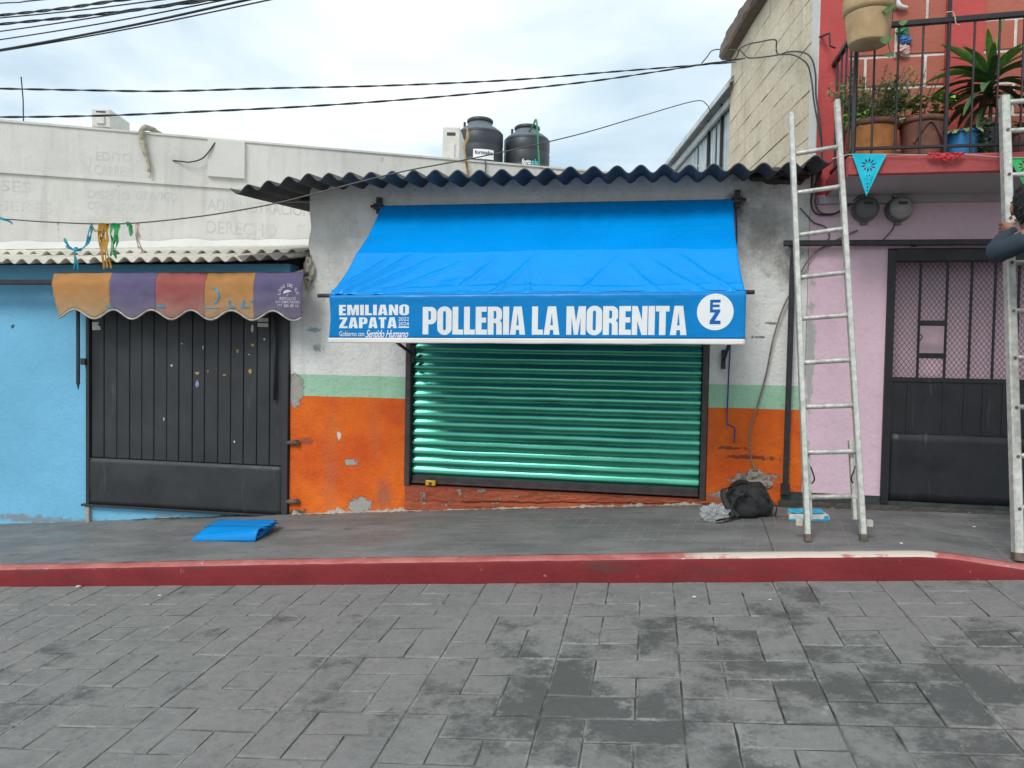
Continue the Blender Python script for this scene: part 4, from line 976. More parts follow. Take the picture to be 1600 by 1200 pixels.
# plinth and water tanks
c1 = roof_at(749, 262, 14.0); c2 = roof_at(822.5, 266, 14.3)
pz = WT-.02
mb = MB(); mb.box(c1.x-.7, c2.x+.7, c1.y-.65, c2.y+.6, pz, 4.95); tag(mb.build('tank_plinth', 'white'), 'low masonry plinth under the two black water tanks', 'plinth')
BODY = {}
def tank(c, r_, h, label, ztop):
    zb = 4.95; h = ztop-zb; t = thing('water_tank', (c.x, c.y, zb), label, 'water tank', 'black roof water tanks')
    pr = [(r_*.97, 0), (r_, .03), (r_, h*.25), (r_*.985, h*.27), (r_*.985, h*.29), (r_, h*.31), (r_, h*.47), (r_*.985, h*.49), (r_*.985, h*.51), (r_, h*.53), (r_, h*.69), (r_*.985, h*.70)]
    mb = MB(); mb.lathe([(a, zb+b) for a, b in pr]+[(r_, zb+h*.715), (r_*.99, zb+h*.735)], (c.x, c.y, 0), 48); tb = mb.build('body', 'tank', t, smooth=True)
    mb = MB(); mb.lathe([(r_*.99, zb+h*.733), (r_*.90, zb+h*.775), (r_*.72, zb+h*.83), (r_*.55, zb+h*.87), (r_*.52, zb+h*.88), (r_*.51, zb+h*.95)], (c.x, c.y, 0), 48); mb.build('shoulder', 'tank_top', t, smooth=True)
    mb = MB(); mb.lathe([(r_*.54, zb+h*.925), (r_*.56, zb+h*.94), (r_*.56, zb+h*.97), (r_*.50, zb+h*.99), (r_*.2, zb+h)], (c.x, c.y, 0), 40); mb.build('lid', 'tank', t, smooth=True)
    mb = MB(); mb.tube([(c.x-r_*.62, c.y-.1, zb+h*.82), (c.x-r_*.62, c.y-.1, zb+h*.93)], .022, 8); mb.build('vent', 'tank', t)
    BODY[t] = tb
    return t
r1 = 36.5/1190*14.0
t1 = tank(c1, r1, 0, 'left and taller black plastic water tank with a white label', roof_at(749, 187, 14.0).z)
t2 = tank(c2, r1*1.0, 0, 'right black plastic water tank with a green hose over its lid', roof_at(822, 198, 14.3).z)
def wrap(t, geo, a0, a1, z0_, z1_, rr, c, name, mat, off):
    vs2, fs = fit_geo(geo, a0, a1, z0_, z1_); vs2, fs = cut_geo(vs2, fs, .05)
    base = math.atan2(-c.y, -c.x)
    mb = MB(); mb.add([(c.x+(rr+off)*math.cos(base+a), c.y+(rr+off)*math.sin(base+a), z) for a, z in vs2], fs); return mb.build(name, mat, BODY[t])
zl = roof_at(760, 243, 14-r1).z
wrap(t1, outline_geo(sq), -.27, .62, zl-.06, roof_at(760, 233, 14-r1).z, r1, c1, 'label_panel', 'print', .004)
wrap(t1, text_geo('fortoplas', .02), -.2, .56, zl+.0, roof_at(760, 235, 14-r1).z, r1, c1, 'tank_lettering', 'black_print', .009)
za = roof_at(826, 257, 14.3-r1).z; zb_ = roof_at(826, 248, 14.3-r1).z
wrap(t2, text_geo('forto', .03), -.19, .20, za, zb_, r1, c2, 'tank_lettering', 'print', .006); wrap(t2, text_geo('plas', .03), .23, .60, za-.03, zb_, r1, c2, 'tank_lettering', 'cyan_print', .006)
mb = MB(); mb.tube(smooth_pts([roof_at(827, 205, 13.95), roof_at(833, 196, 13.8), roof_at(837.5, 187, 13.7), roof_at(840, 205, 13.6), roof_at(841, 230, 13.6), roof_at(843, 262, 13.6)], 5), .017, 7)
M['green_hose'] = plain('green_hose', (.03, .22, .10), .5); mb.build('hose', 'green_hose', t2, smooth=True)
mb = MB(); pts = [roof_at(730, 201, 10.4), roof_at(730.5, 215, 10.2), roof_at(725, 228, 10.0), wpt(*wpx(726, 247), -.03), wpt(*wpx(729, 262), -.03), wpt(*wpx(731, 280), -.03)]
mb.tube(smooth_pts(pts, 5), [.010+.012*(1 if 2 < i < 12 else .3) for i in range(26)], 7); tag(mb.build('frayed_strap', 'tape', smooth=True), 'frayed tan strap hanging over the parapet before the left tank', 'strap')
wtube([(752, 247, -.05), (757, 252, .03), (758, 262, .03), (757, 285, .03)], .008, 'short_cable', 'wire_grey', 'short grey cable over the parapet under the left tank', 'cable')

# ================================================================== RED AND PINK HOUSE ON THE RIGHT
rh = thing('red_pink_house', (2.5, W, .55), 'two storey house, pink below and red above with a balcony', 'building')
XR0 = 1.175; GXL = 1.762
Z_S0, Z_S1 = 2.925, 3.055          # balcony slab
XE = 4.4
mb = MB(); mb.box(XR0, GXL-.02, W-.004, W+.18, .62, Z_S0+.02); mb.box(GXL-.02, XE, W-.004, W+.18, 2.535, Z_S0+.02); mb.build('ground_floor_wall', 'pink', rh)
# upper wall: red piers, with painted blocks between them
bz0 = Z_S0+.02
mb = MB(); mb.box(1.205, 1.42, W, W+.2, bz0, 5.25); mb.box(1.42, XE, W+.03, W+.2, bz0, 5.25); mb.box(2.09, 2.345, W-.02, W+.03, bz0+.13, 5.25); upw = mb.build('upper_wall', 'red', rh)
rows_z = [at(1400, 180, W).z, at(1400, 135, W).z, at(1400, 90, W).z, at(1430, 40, W).z]
bh_ = .232; z_a = at(1400, 136, W).z
for px0, px1 in ((1.42, 2.09), (2.345, 3.4)):
    mb = MB(); mb.box(px0, px1, W+.014, W+.03, bz0, 5.25); mb.build('white_joint', 'mortar', upw)
    for r_ in range(-4, 6):
        z_lo = z_a+r_*bh_; x = px0-(.09 if r_ % 2 else .30) if px0 < 2 else px0-(.2 if r_ % 2 else .42)
        while x < px1:
            a, b = (x+.011 if x > px0 else px0), (x+.42-.011 if x+.42 < px1 else px1); x += .42
            zl_, zh_ = max(z_lo, bz0)+.011, min(z_lo+bh_, 5.25)-.011
            if b-a < .03 or zh_-zl_ < .03: continue
            mb = MB(); mb.box(a, b, W+.002+nb.uniform(-.002, .003), W+.014, zl_, zh_); bevel(mb.build('brick', 'brick', upw), .004, 1)
mb = MB(); mb.box(1.42, XE, W+.2, 9.0, 5.1, 5.25); mb.build('roof_slab', 'coping', rh)
# side wall of tan blocks running back from the street, courses as separate blocks
sd_ = Vector((-.137, .99, 0)).normalized(); sn = Vector((-sd_.y, sd_.x, 0)); sn = -sn if sn.x > 0 else sn
sc0 = Vector((1.205, W+.003, 0)); SL = 2.86; STOP = 5.10
def spt(t, z, o): return Vector((sc0.x, sc0.y, 0))+sd_*t+sn*o+Vector((0, 0, z))     # o: outward (to the left)
def sbox(mb, t0, t1, z0, z1, o0, o1):
    mb.hexa([spt(t0, z0, o1), spt(t0, z0, o0), spt(t1, z0, o0), spt(t1, z0, o1), spt(t0, z1, o1), spt(t0, z1, o0), spt(t1, z1, o0), spt(t1, z1, o1)])
mb = MB(); sbox(mb, 0, SL, 2.6, STOP, -.2, -.012); side = mb.build('side_wall', 'tan', rh)
ch_, bl_ = .185, .395
nr = 13
for r_ in range(nr):
    z0_ = STOP-(r_+1)*ch_; t_ = .17-(bl_/2 if r_ % 2 else 0)
    if z0_ < 2.6: break
    while t_ < SL:
        a, b = max(t_, .17)+.002, min(t_+bl_, SL)-.002; t_ += bl_
        if b-a < .03: continue
        mb = MB(); sbox(mb, a, b, z0_+.002+nb.uniform(-.002, .002), z0_+ch_-.002+nb.uniform(-.002, .002), -.012, nb.uniform(-.003, .004)); bevel(mb.build('block', 'tan', side), .003, 1)
mb = MB(); sbox(mb, 0, .165, 2.6, STOP, -.012, .006); mb.build('corner_strip', 'white_clean', side)
mb = MB()
def cop(u, v):
    t = -.05+(SL+.1)*u; j = .02*fbm(t, v, 0, 3)
    pr = [(-.18, STOP), (.10, STOP-.005), (.125, STOP+.03), (.12, STOP+.16), (.06, STOP+.19), (-.18, STOP+.19)]
    k = min(5, int(round(v*5))); o, z = pr[k]; return spt(t, z+j*(.5 if k else 0), o+j*(k in (1, 2, 3)))
mb.grid(cop, 60, 5); mb.add([cop(1, k/5) for k in range(6)], [tuple(range(6))]); mb.build('coping', 'coping', rh)
mb = MB()
for a, b in ((0, 0), (.09, 0), (.09, .09), (0, .09)):
    p0 = spt(2.22+a, STOP+.15, -.02-b); mb.tube([p0, p0+Vector((.0, 0, .42+.1*a))], .005, 5)
for z in (.12, .2, .28, .36):
    q = [spt(2.22+a, STOP+.15+z, -.02-b) for a, b in ((0, 0), (.09, 0), (.09, .09), (0, .09), (0, 0))]; mb.tube(q, .004, 4)
tag(mb.build('rebar_cage', 'rebar'), 'thin rebar cage sticking up behind the tan wall coping', 'rebar')
# balcony slab
mb = MB()
SLX0 = 1.279
def slab(u, v):
    x = SLX0+(XE-SLX0)*u; j = .004*fbm(x, v, 0, 4); pr = [(W, Z_S0), (5.515, Z_S0), (5.50, Z_S0+.012), (5.497, Z_S1-.012), (5.51, Z_S1), (W, Z_S1)]
    k = min(5, int(round(v*5))); y, z = pr[k]; return Vector((x, y+j, z+j))
mb.grid(slab, 60, 5); mb.mi = [(1 if (i//60) == 0 else 0) for i in range(len(mb.f))]
mb.add([slab(0, k/5) for k in range(6)], [tuple(range(6))], 0); slab_o = mb.build('balcony_slab', ['redslab', 'soffit'], rh)
mb = MB(); mb.box(XR0+.05, XE, W-.05, W, Z_S0-.055, Z_S0+.0); mb.build('beam', 'soffit', rh)
# railing
rail = thing('balcony_railing', (2.4, 5.56, Z_S1), 'dark iron balcony railing with thin upright bars', 'railing')
RZ = 3.925; RX0 = 1.315; RY = 5.545
def rz(x): return RZ+.028*(x-1.3)
mb = MB(); mb.bar((RX0-.01, RY, RZ), (XE, RY, rz(XE)), .034, .038); mb.bar((RX0, RY+.017, RZ), (RX0, W, RZ), .034, .036); mb.build('top_rail', 'rail', rail)
mb = MB(); mb.bar((RX0, RY, Z_S1+.06), (XE, RY, Z_S1+.06), .02, .02); mb.bar((RX0, RY+.01, Z_S1+.06), (RX0, W, Z_S1+.06), .02, .02); mb.build('bottom_rail', 'rail', rail)
x = RX0
bars = [at(q, 130, RY).x for q in (1365, 1402, 1440, 1480, 1520, 1559, 1597)]
bars = [RX0]+bars+[bars[-1]+.152*k for k in range(1, 14)]
for i, x in enumerate(bars):
    mb = MB(); w_ = .026 if (i == 4 or i == 0) else .012
    if i == 4: mb.bar((x, RY-.0, Z_S1), (x, RY, rz(x)+.16), .022, .022, Vector((0, 1, 0)))
    else: mb.tube([(x, RY, Z_S1), (x, RY, rz(x)-.01)], w_*.6, 6)
    mb.build('baluster', 'rail', rail)
for k in range(1, 5):
    y = RY+k*.135; mb = MB(); mb.tube([(RX0, y, Z_S1), (RX0, y, RZ-.01)], .0075, 6); mb.build('baluster', 'rail', rail)
mb = MB(); mb.tube(smooth_pts([at(1478, 20, RY-.03), at(1481, 19, RY-.04), at(1489, 19, RY-.03), at(1492, 27, RY-.03), at(1494, 37, RY-.03), at(1500, 39, RY-.03)], 4), .0035, 6); mb.build('wire_hook', 'pad', rail, smooth=True)
# bracket left of the balcony
mb = MB(); mb.tube([at(1280, 58, W-.02), at(1296, 52, W-.12), at(1297, 72, W-.12), at(1305, 75, W-.1)], .007, 6); mb.tube([at(1296, 52, W-.12), at(1280, 58, W+.03)], .008, 6); tag(mb.build('wall_hook', 'iron'), 'small iron bracket on the red corner beside the railing', 'bracket')

# ---- pink ground floor: gate with mesh
g2 = thing('mesh_gate', (2.6, W, .62), 'black metal gate with diamond mesh above solid sheet', 'gate')
GB, GMID, GSEAM, GTOP = .625, 1.553, 1.145, 2.52
mb = MB(); mb.box(GXL-.02, GXL+.035, W-.03, W+.06, GB-.02, GTOP); bevel(mb.build('frame_post', 'gate2', g2), .004)
mb = MB(); mb.box(GXL+.035, XE, W-.025, W+.06, GTOP-.085, GTOP+.01); bevel(mb.build('frame_header', 'gate2', g2), .004)
mb = MB()
mb.grid(lambda u, v: Vector((GXL+.035+2.6*u, W-.012+.004*fbm(u*2.6, v, 0, 2.5), GB+(GSEAM-GB)*v)), 40, 8); mb.build('lower_sheet', 'gate2', g2, smooth=True, solid=-.004)
mb = MB(); mb.box(GXL+.035, XE, W-.004, W+.01, GSEAM+.0, GMID-.02); mb.build('upper_sheet', 'gate2', g2)
mb = MB(); mb.box(GXL+.035, XE, W-.014, W+.02, GMID-.02, GMID+.012); mb.build('middle_rail', 'gate2', g2)
for q in (1418, 1474, 1507, 1536, 1567):
    x = at(q, 640, W).x; mb = MB(); mb.box(x-.012, x+.012, W-.010, W-.0045, GSEAM+.008, GMID-.02); bevel(mb.build('rib', 'gate2', g2), .003, 1)
mb = MB(); mb.box(GXL+.035, XE, W-.018, W-.005, GSEAM-.002, GSEAM+.007); mb.build('seam_strip', 'gate2', g2)
vbars = [at(q, 500, W).x for q in (1436, 1478, 1516, 1553, 1590)]; vbars += [vbars[-1]+.17*k for k in range(1, 10)]
for x in vbars:
    mb = MB(); mb.bar((x, W-.002, GMID+.01), (x, W-.002, GTOP-.085), .016, .016, Vector((0, 1, 0))); mb.build('upright_bar', 'gate2', g2)
edges2 = [GXL+.035]+vbars
wz0, wz1 = at(1458, 556, W).z, at(1458, 505, W).z
def diamond(mb, x0, x1, z0, z1, dx=.0345, dz=.0475, w_=.0028, y=W+.006):
    for sgn in (1, -1):
        k = -60
        sl = dz/dx
        # lines z = z0 + sgn*sl*(x - x0) + k*dz
        kmin = -int((x1-x0)/dx)-2; kmax = int((z1-z0)/dz)+int((x1-x0)/dx)+3
        for k in range(kmin, kmax):
            b = z0+k*dz
            f = lambda x: b+sgn*sl*(x-x0)
            g_ = lambda z: x0+(z-b)/(sgn*sl)
            xa, xb = x0, x1; ya, yb = f(x0), f(x1)
            lo, hi = (xa, xb)
            if sgn > 0: lo = max(x0, g_(z0)); hi = min(x1, g_(z1))
            else: lo = max(x0, g_(z1)); hi = min(x1, g_(z0))
            if hi-lo < .003: continue
            p0 = Vector((lo, y, f(lo))); p1 = Vector((hi, y, f(hi))); n = Vector((-(p1-p0).z, 0, (p1-p0).x)).normalized()*w_/2; d = Vector((0, .003, 0))
            if sgn < 0: p0 += d*1.1; p1 += d*1.1
            mb.hexa([p0-n, p1-n, p1-n+d, p0-n+d, p0+n, p1+n, p1+n+d, p0+n+d])
for i, (a, b) in enumerate(zip(edges2[:8], edges2[1:9])):
    mb = MB(); zt = GTOP-.085
    if i == 1:
        diamond(mb, a, b, GMID+.012, wz0-.02); mb.build('mesh_panel', 'iron', g2); mb = MB(); diamond(mb, a, b, wz1+.02, zt)
    else: diamond(mb, a, b, GMID+.012, zt)
    mb.build('mesh_panel', 'iron', g2)
for z in (wz0, wz1):
    mb = MB(); mb.box(vbars[0]-.004, vbars[1]+.004, W-.016, W+.012, z-.02, z+.02); bevel(mb.build('hatch_bar', 'gate2', g2), .003)
mb = MB(); mb.tube(smooth_pts([at(1437, 522, W-.02), at(1441, 526, W-.03), at(1437, 533, W-.02)], 4), .004, 6); mb.build('hatch_ring', 'iron', g2)
# pink inner wall close behind the gate
mb = MB(); mb.box(GXL-.25, XE, W+.20, W+.28, .3, 2.75); mb.box(GXL-.17, XE, W+.07, W+.20, .45, .60); mb.build('inner_wall', 'pink', rh)
mb = MB(); mb.box(1.02, XE, W-.012, W+.03, .585, .655); mb.build('sill_beam', 'beam', rh)
mb = MB()
def foot(u, v):
    x = 1.0+3.4*u; return Vector((x, W-.030+.015*abs(fbm(x, v, 0, 8))+.004*v, .50+.09*v))
mb.grid(foot, 90, 4); mb.build('footing', 'darkstone', rh)
# long black bar across both walls
q = at(1225, 380, 6.12); lb = thing('wall_bar', (q.x, 6.14, q.z), 'long black bar across the pink wall above the mesh gate', 'bar')
mb = MB(); mb.bar((q.x, 6.13, q.z), (XE, 6.13, q.z-.01), .04, .042); mb.build('bar', 'iron', lb)
mb = MB(); mb.box(q.x+.05, q.x+.08, 6.15, W+.01, q.z-.02, q.z+.02); mb.box(1.9, 1.93, 6.15, W+.01, q.z-.025, q.z+.015); mb.build('bracket', 'iron', lb)
a = at(1239, 400, 6.13); b = at(1227, 768, 6.16); mb = MB(); mb.bar(a, b, .042, .02, Vector((0, 1, 0))); mb.box(b.x-.03, b.x+.03, 6.14, 6.2, b.z-.02, b.z+.06)
mb.bar(a, a+Vector((.0, 0, .06)), .03, .02, Vector((0, 1, 0))); mb.build('upright_strut', 'iron', lb)
# electricity meters
def meter(px_, py_, label, face):
    c = at(px_, py_, W-.05); t = thing('electricity_meter', (c.x, W, c.z), label, 'meter', 'electricity meters')
    mb = MB(); mb.lathe([(.092, W), (.094, W-.05), (.090, W-.075)], (c.x, 0, c.z), 32, axis='Y'); mb.build('socket_ring', 'meter', t, smooth=False)
    mb = MB(); mb.lathe([(.083, W-.074), (.082, W-.115), (.066, W-.132), (.03, W-.136)], (c.x, 0, c.z), 32, axis='Y'); mb.build('glass_dome', face, t, smooth=True)
    mb = MB(); mb.box(c.x-.03, c.x+.03, W-.139, W-.133, c.z+.02, c.z+.04); mb.build('dial_window', 'black_print', t)
    mb = MB(); mb.box(c.x-.022, c.x+.022, W-.04, W, c.z-.112, c.z-.08); mb.build('terminal_box', 'meter', t)
    return t
meter(1352, 327, 'greenish grey electricity meter under the cyan pennant', 'meter'); meter(1405, 327, 'pale electricity meter, the right one of the two', 'meter_face')

# ================================================================== METAL SHED BEHIND
sA = at(1122, 151, 9.45); sB = roof_at(1038, 245, 12.3); zS = sA.z
shed = thing('metal_shed', (sA.x, sA.y, WT), 'galvanised metal shed with ribbed siding behind the roof', 'shed')
sB.z = zS
sv = (sB-sA); sv.z = 0; sl_ = sv.length; sv.normalize(); so = Vector((-sv.y, sv.x, 0)); so = -so if so.x > 0 else so
SA = sA-sv*.5; SLn = sl_+.5
SA = SA-so*.12
def shp(t, z, o): return Vector((SA.x, SA.y, 0))+sv*t+so*o+Vector((0, 0, z))
npan = 4
for k in range(npan):
    mb = MB(); t0, t1 = SLn*k/npan+.02*(k > 0), SLn*(k+1)/npan
    def f(u, v, t0=t0, t1=t1):
        t = t0+(t1-t0)*u; s_ = (t/.105) % 1; rib = .02 if s_ < .35 else (.02*(1-(s_-.35)/.08) if s_ < .43 else (0 if s_ < .92 else .02*(s_-.92)/.08)); return shp(t, 3.0+(zS-.13-3.0)*v, rib)
    mb.grid(f, 110, 1); mb.build('siding_sheet', 'zinc', shed)
for t in (0.62, 1.25, SLn-.02):
    mb = MB(); mb.bar(shp(t, 3.0, .035), shp(t, zS-.05, .035), .035, .035, Vector((0, 1, 0))); mb.build('post', 'rail', shed)
mb = MB(); mb.bar(shp(-.1, zS-.16, .06), shp(SLn, zS-.16, .06), .05, .08); mb.build('eaves_beam', 'gutter', shed)
def P6(o, z): return [shp(-.1, z, o), shp(SLn+.05, z, o)]
mb = MB(); pr = [(.0, zS+.02), (.16, zS-.02), (.17, zS-.10), (.155, zS-.10), (.145, zS-.04), (.0, zS-.01)]
mb.add([shp(-.1, z, o) for o, z in pr]+[shp(SLn+.06, z, o) for o, z in pr], [(i, (i+1) % 6, 6+(i+1) % 6, 6+i) for i in range(6)]+[tuple(range(6)), tuple(range(11, 5, -1))]); mb.build('gutter', 'gutter', shed)
mb = MB(); mb.add([shp(-.1, zS+.022, .12), shp(SLn+.05, zS+.022, .12), shp(SLn+.05, zS+.05, -2.0), shp(-.1, zS+.05, -2.0)], [(0, 1, 2, 3)]); mb.build('roof_sheet', 'zinc', shed, solid=.01)
mb = MB(); mb.add([shp(SLn, 3.0, .0), shp(SLn, 3, -2), shp(SLn, zS, -2), shp(SLn, zS, 0)], [(0, 1, 2, 3)]); mb.build('end_wall', 'zinc', shed, solid=.01)

# ================================================================== CABLES
def cable(pts, r, name, label, mat='wire', group=None, tw=0, k=8):
    P = smooth_pts(pts, k)
    if tw: mb = twisted(resample(P, .05), r, tw)
    else: mb = MB(); mb.tube(P, r, 6)
    return tag(mb.build(name, mat, smooth=True), label, 'cable', group)
tw_end = spt(.95, 4.55, .03)
e1 = spt(2.6, 4.6, .04)
cable([at(-120, 136, 5.6), at(0, 138.5, 5.6), at(130, 141, 5.7), at(260, 142.5, 5.9), at(420, 138, 6.3), at(600, 134, 6.8), at(800, 125, 7.3), at(960, 112, 7.8), at(1100, 101, 8.3), at(1150, 97, 8.3)], .005, 'service_cable', 'upper twisted service cable crossing the sky to the tan wall', group='twisted service cables', tw=.5)
cable([at(-120, 182, 5.4), at(0, 183, 5.4), at(150, 181, 5.5), at(300, 175, 5.7), at(500, 165, 6.2), at(700, 150, 6.8), at(900, 130, 7.5), at(1020, 113, 7.9), at(1110, 99, 8.2), at(1165, 91, 8.2)], .005, 'service_cable', 'lower twisted service cable crossing the sky to the tan wall', group='twisted service cables', tw=.5)
def so_(px_, py_, o=.03):          # point on the tan side wall
    p = on_plane(px_, py_, sn, sn.dot(sc0)+o); return p
cable([so_(1096, 99, .3), so_(1104, 90, .25), so_(1113, 79, .15), so_(1130, 77, .1), so_(1152, 78, .08), so_(1160, 82, .06), so_(1168, 90, .05), so_(1185, 90, .05), so_(1215, 86, .04), so_(1232, 81, .04), so_(1255, 82, .04), so_(1268, 92, .04), so_(1274, 115, .05), so_(1275, 150, .05), so_(1281, 190, .05), so_(1284, 235, .05), so_(1283, 262, .05)], .0065, 'wall_cable', 'dark cable looping over the tan wall down past the red corner')
cable([so_(1140, 96, .08), so_(1150, 90, .06), so_(1157, 76, .06), so_(1170, 69, .05), so_(1190, 65, .05), so_(1205, 62, .05), so_(1213, 64, .05), so_(1213, 78, .05), so_(1217, 85, .05), so_(1235, 85, .05), so_(1250, 91, .05), so_(1262, 102, .05), so_(1268, 125, .05), so_(1272, 160, .06), so_(1280, 205, .06), so_(1284, 240, .06), so_(1282, 262, .06)], .0065, 'wall_cable', 'dark cable with a square loop on the tan wall beside the coping')
bundle = [(5, -30, 0, 60), (24, 140, 0, 190), (28, -60, 0, 250), (38, 300, 0, 330), (49, 0, 0, 300), (62, 0, 0, 350), (78, 0, 0, 385), (80, 0, 0, 420)]
lab = ['highest', 'second', 'third', 'fourth', 'fifth', 'sixth', 'seventh', 'lowest']
for i, (yl, _, _, xt) in enumerate(bundle):
    r_ = .0055 if i in (1, 3) else (.0075 if i == 6 else .0045)
    sl2 = yl/xt
    pts = [at(-150, yl+150*sl2*.75, 5.2), at(0, yl, 4.9), at(xt*.5, yl*.53+1.0, 4.5), at(xt, 0, 4.1), at(xt+230, -230*sl2*1.12, 3.6)]
    cable(pts, r_, 'overhead_cable', f'{lab[i]} of the dark cables bunched in the upper left corner', group='overhead cables', tw=.6 if i in (1, 3) else 0)
# thin line that carries the bunting and runs up to the shed
line = smooth_pts([at(-150, 336, 5.3), at(0, 342, 5.3), at(60, 346, 5.3), at(140, 349.5, 5.3), at(212, 348.5, 5.3), at(320, 337, 5.33), at(420, 320, 5.37), at(490, 303, 5.4), at(620, 270, 5.6), at(760, 243, 6.2), at(900, 211, 7.2), at(1000, 182, 8.2), at(1085, 158, 9.0), at(1104, 163, 9.4), at(1110, 175, 9.6)], 8)
mb = MB(); mb.tube(line, .0052, 6); tag(mb.build('sagging_line', 'wire_grey', smooth=True), 'thin sagging grey line rising across the shop roof to the shed', 'line')
# shreds of bunting on that line
def shred(pts, w0, w1, name, mat, label, n=1, seed=0):
    rr = random.Random(seed); t = MB()
    for k in range(n):
        P = smooth_pts([Vector(p)+Vector((rr.uniform(-.01, .01)*(k > 0)+.014*(k-(n-1)/2), rr.uniform(-.012, .012), rr.uniform(-.03, .03)*(i > 0))) for i, p in enumerate(pts)], 5)
        m = len(P); vs_ = []
        for i, p in enumerate(P):
            d = (P[min(i+1, m-1)]-P[max(i-1, 0)]).normalized(); s_ = d.cross(Vector((.2*math.sin(i*.7+seed+k), 1, 0))).normalized(); w_ = (w0+(w1-w0)*i/(m-1))*(.75+.5*abs(fbm(i*.4, seed+k, 0, 1)))/max(1, n*.55)
            vs_ += [p-s_*w_/2, p+s_*w_/2+Vector((0, .01*math.sin(i), 0))]
        t.add(vs_, [(2*i, 2*i+1, 2*i+3, 2*i+2) for i in range(m-1)])
    return tag(t.build(name, mat, solid=.0008), label, 'bunting', 'torn bunting shreds')
BY = 5.29
shred([at(142, 351, BY), at(140, 365, BY), at(133, 380, BY), at(122, 390, BY), at(112, 386, BY), at(103, 378, BY)], .022, .02, 'bunting_shred', 'p_teal', 'teal bunting shred looping below the line', 2, 1)
shred([at(117, 386, BY), at(117.5, 400, BY), at(117, 422, BY)], .03, .008, 'bunting_shred', 'p_teal', 'teal bunting tail hanging straight down before the roof edge', 2, 2)
shred([at(161, 349, BY), at(160, 370, BY), at(163, 392, BY), at(165, 420, BY)], .10, .03, 'bunting_shred', 'p_ochre', 'long ochre bunting shred, the widest on the line', 5, 3)
shred([at(162, 352, BY), at(152, 362, BY), at(144, 353, BY)], .03, .015, 'bunting_shred', 'p_ochre', 'short ochre bunting scrap curling left of the long one', 1, 9)
shred([at(180, 349, BY), at(179, 365, BY), at(178, 382, BY), at(176, 398, BY)], .07, .02, 'bunting_shred', 'p_gr', 'long green bunting shred beside the ochre one', 4, 4)
shred([at(198, 350, BY), at(203, 355, BY), at(205, 366, BY)], .05, .03, 'bunting_shred', 'p_gr', 'short green bunting scrap right of the long green one', 2, 5)
shred([at(213, 350, BY), at(216, 365, BY), at(216, 380, BY), at(220, 393, BY)], .035, .015, 'bunting_shred', 'p_rose', 'faded rose bunting shred, rightmost on the line', 2, 6)
shred([at(-8, 339, BY), at(12, 343, BY), at(20, 345, BY)], .03, .01, 'bunting_shred', 'p_teal', 'teal bunting scrap on the line at the left edge', 1, 7)
shred([at(88, 347, BY), at(92, 355, BY), at(94, 360, BY)], .012, .003, 'bunting_shred', 'p_rose', 'tiny rose thread hanging from the line left of the teal loop', 1, 8)
# wires round the meters and down the wall
cable([at(1285, 262, W-.06), at(1276, 300, W-.03), at(1274, 318, W-.03), at(1282, 332, W-.03), at(1303, 334, W-.03), at(1320, 324, W-.03), at(1340, 312, W-.04), at(1352, 308, W-.05)], .007, 'meter_wire', 'dark wire sagging from the red corner to the left meter', 'wire_grey')
cable([at(1283, 262, W-.07), at(1270, 300, W-.03), at(1268, 320, W-.03), at(1276, 334, W-.03), at(1302, 335, W-.04), at(1325, 322, W-.04), at(1345, 306, W-.05), at(1380, 303, W-.04), at(1397, 309, W-.05)], .006, 'meter_wire', 'dark wire running over the left meter to the right meter', 'wire')
cable([at(1250, 325, W-.02), at(1262, 338, W-.02), at(1272, 348, W-.02), at(1290, 355, W-.02), at(1296, 370, W-.02), at(1290, 378, W-.03)], .005, 'meter_wire', 'thin wire drooping below the black bar end on the shop wall', 'wire_grey')
cable([at(1340, 360, W-.02), at(1318, 370, W-.02), at(1296, 381, W-.02), at(1270, 398, W-.03), at(1252, 424, W-.04), at(1238, 452, W-.04), at(1222, 485, W-.04), at(1208, 530, W-.04), at(1198, 580, W-.04), at(1186, 625, W-.03), at(1174, 665, W-.03), at(1171, 700, W-.03), at(1178, 730, W-.03), at(1190, 747, W-.02)], .0075, 'wall_conduit', 'tan painted-over conduit curving down the orange wall to the backpack', 'cable_tan')
cable([at(1400, 345, W-.03), at(1395, 358, W-.02), at(1380, 375, W-.02)], .005, 'meter_wire', 'short wire from the right meter down to the black bar', 'wire_grey')
cable([at(1487, 290, 6.0), at(1505, 283, 5.95), at(1530, 281, 5.95), at(1545, 288, 6.0)], .008, 'soffit_cable', 'dark cable arching under the balcony soffit', 'wire')

# ================================================================== LADDERS
def rail_bar(mb, a, b, w_, d_): mb.bar(a, b, w_, d_, Vector((0, 1, 0)))
def ladder(name, BL, BR, TL, TR, label, rung_t, w_=.034, d_=.058, rr=.0165, extra=None, group='aluminium ladders'):
    t = thing(name, (BL+BR)/2, label, 'ladder', group)
    for a, b in ((BL, TL), (BR, TR)):
        mb = MB(); rail_bar(mb, a, b, w_, d_); sr = mb.build('side_rail', 'ladder', t)
        dv_ = (b-a).normalized(); mb = MB(); mb.bar(a-dv_*.012, a+dv_*.035, w_+.008, d_+.006, Vector((0, 1, 0))); mb.build('foot', 'rubber', sr)
    for tl, tr in rung_t:
        p, q = BL.lerp(TL, tl), BR.lerp(TR, tr); mb = MB(); mb.tube([p.lerp(q, i/6) for i in range(7)], rr, 10); mb.build('rung', 'ladder_rung', t, smooth=True)
    return t
def drop(px_, py_): return on_walk(px_, py_)
bl, br = drop(1262, 845), drop(1349, 846)
bl.y = br.y = min(bl.y, br.y); bl = at(1262, 845, bl.y); br = at(1349, 846, br.y); bl.z = walk_z(bl.x, bl.y)+.012; br.z = walk_z(br.x, br.y)+.012
TY = 5.67
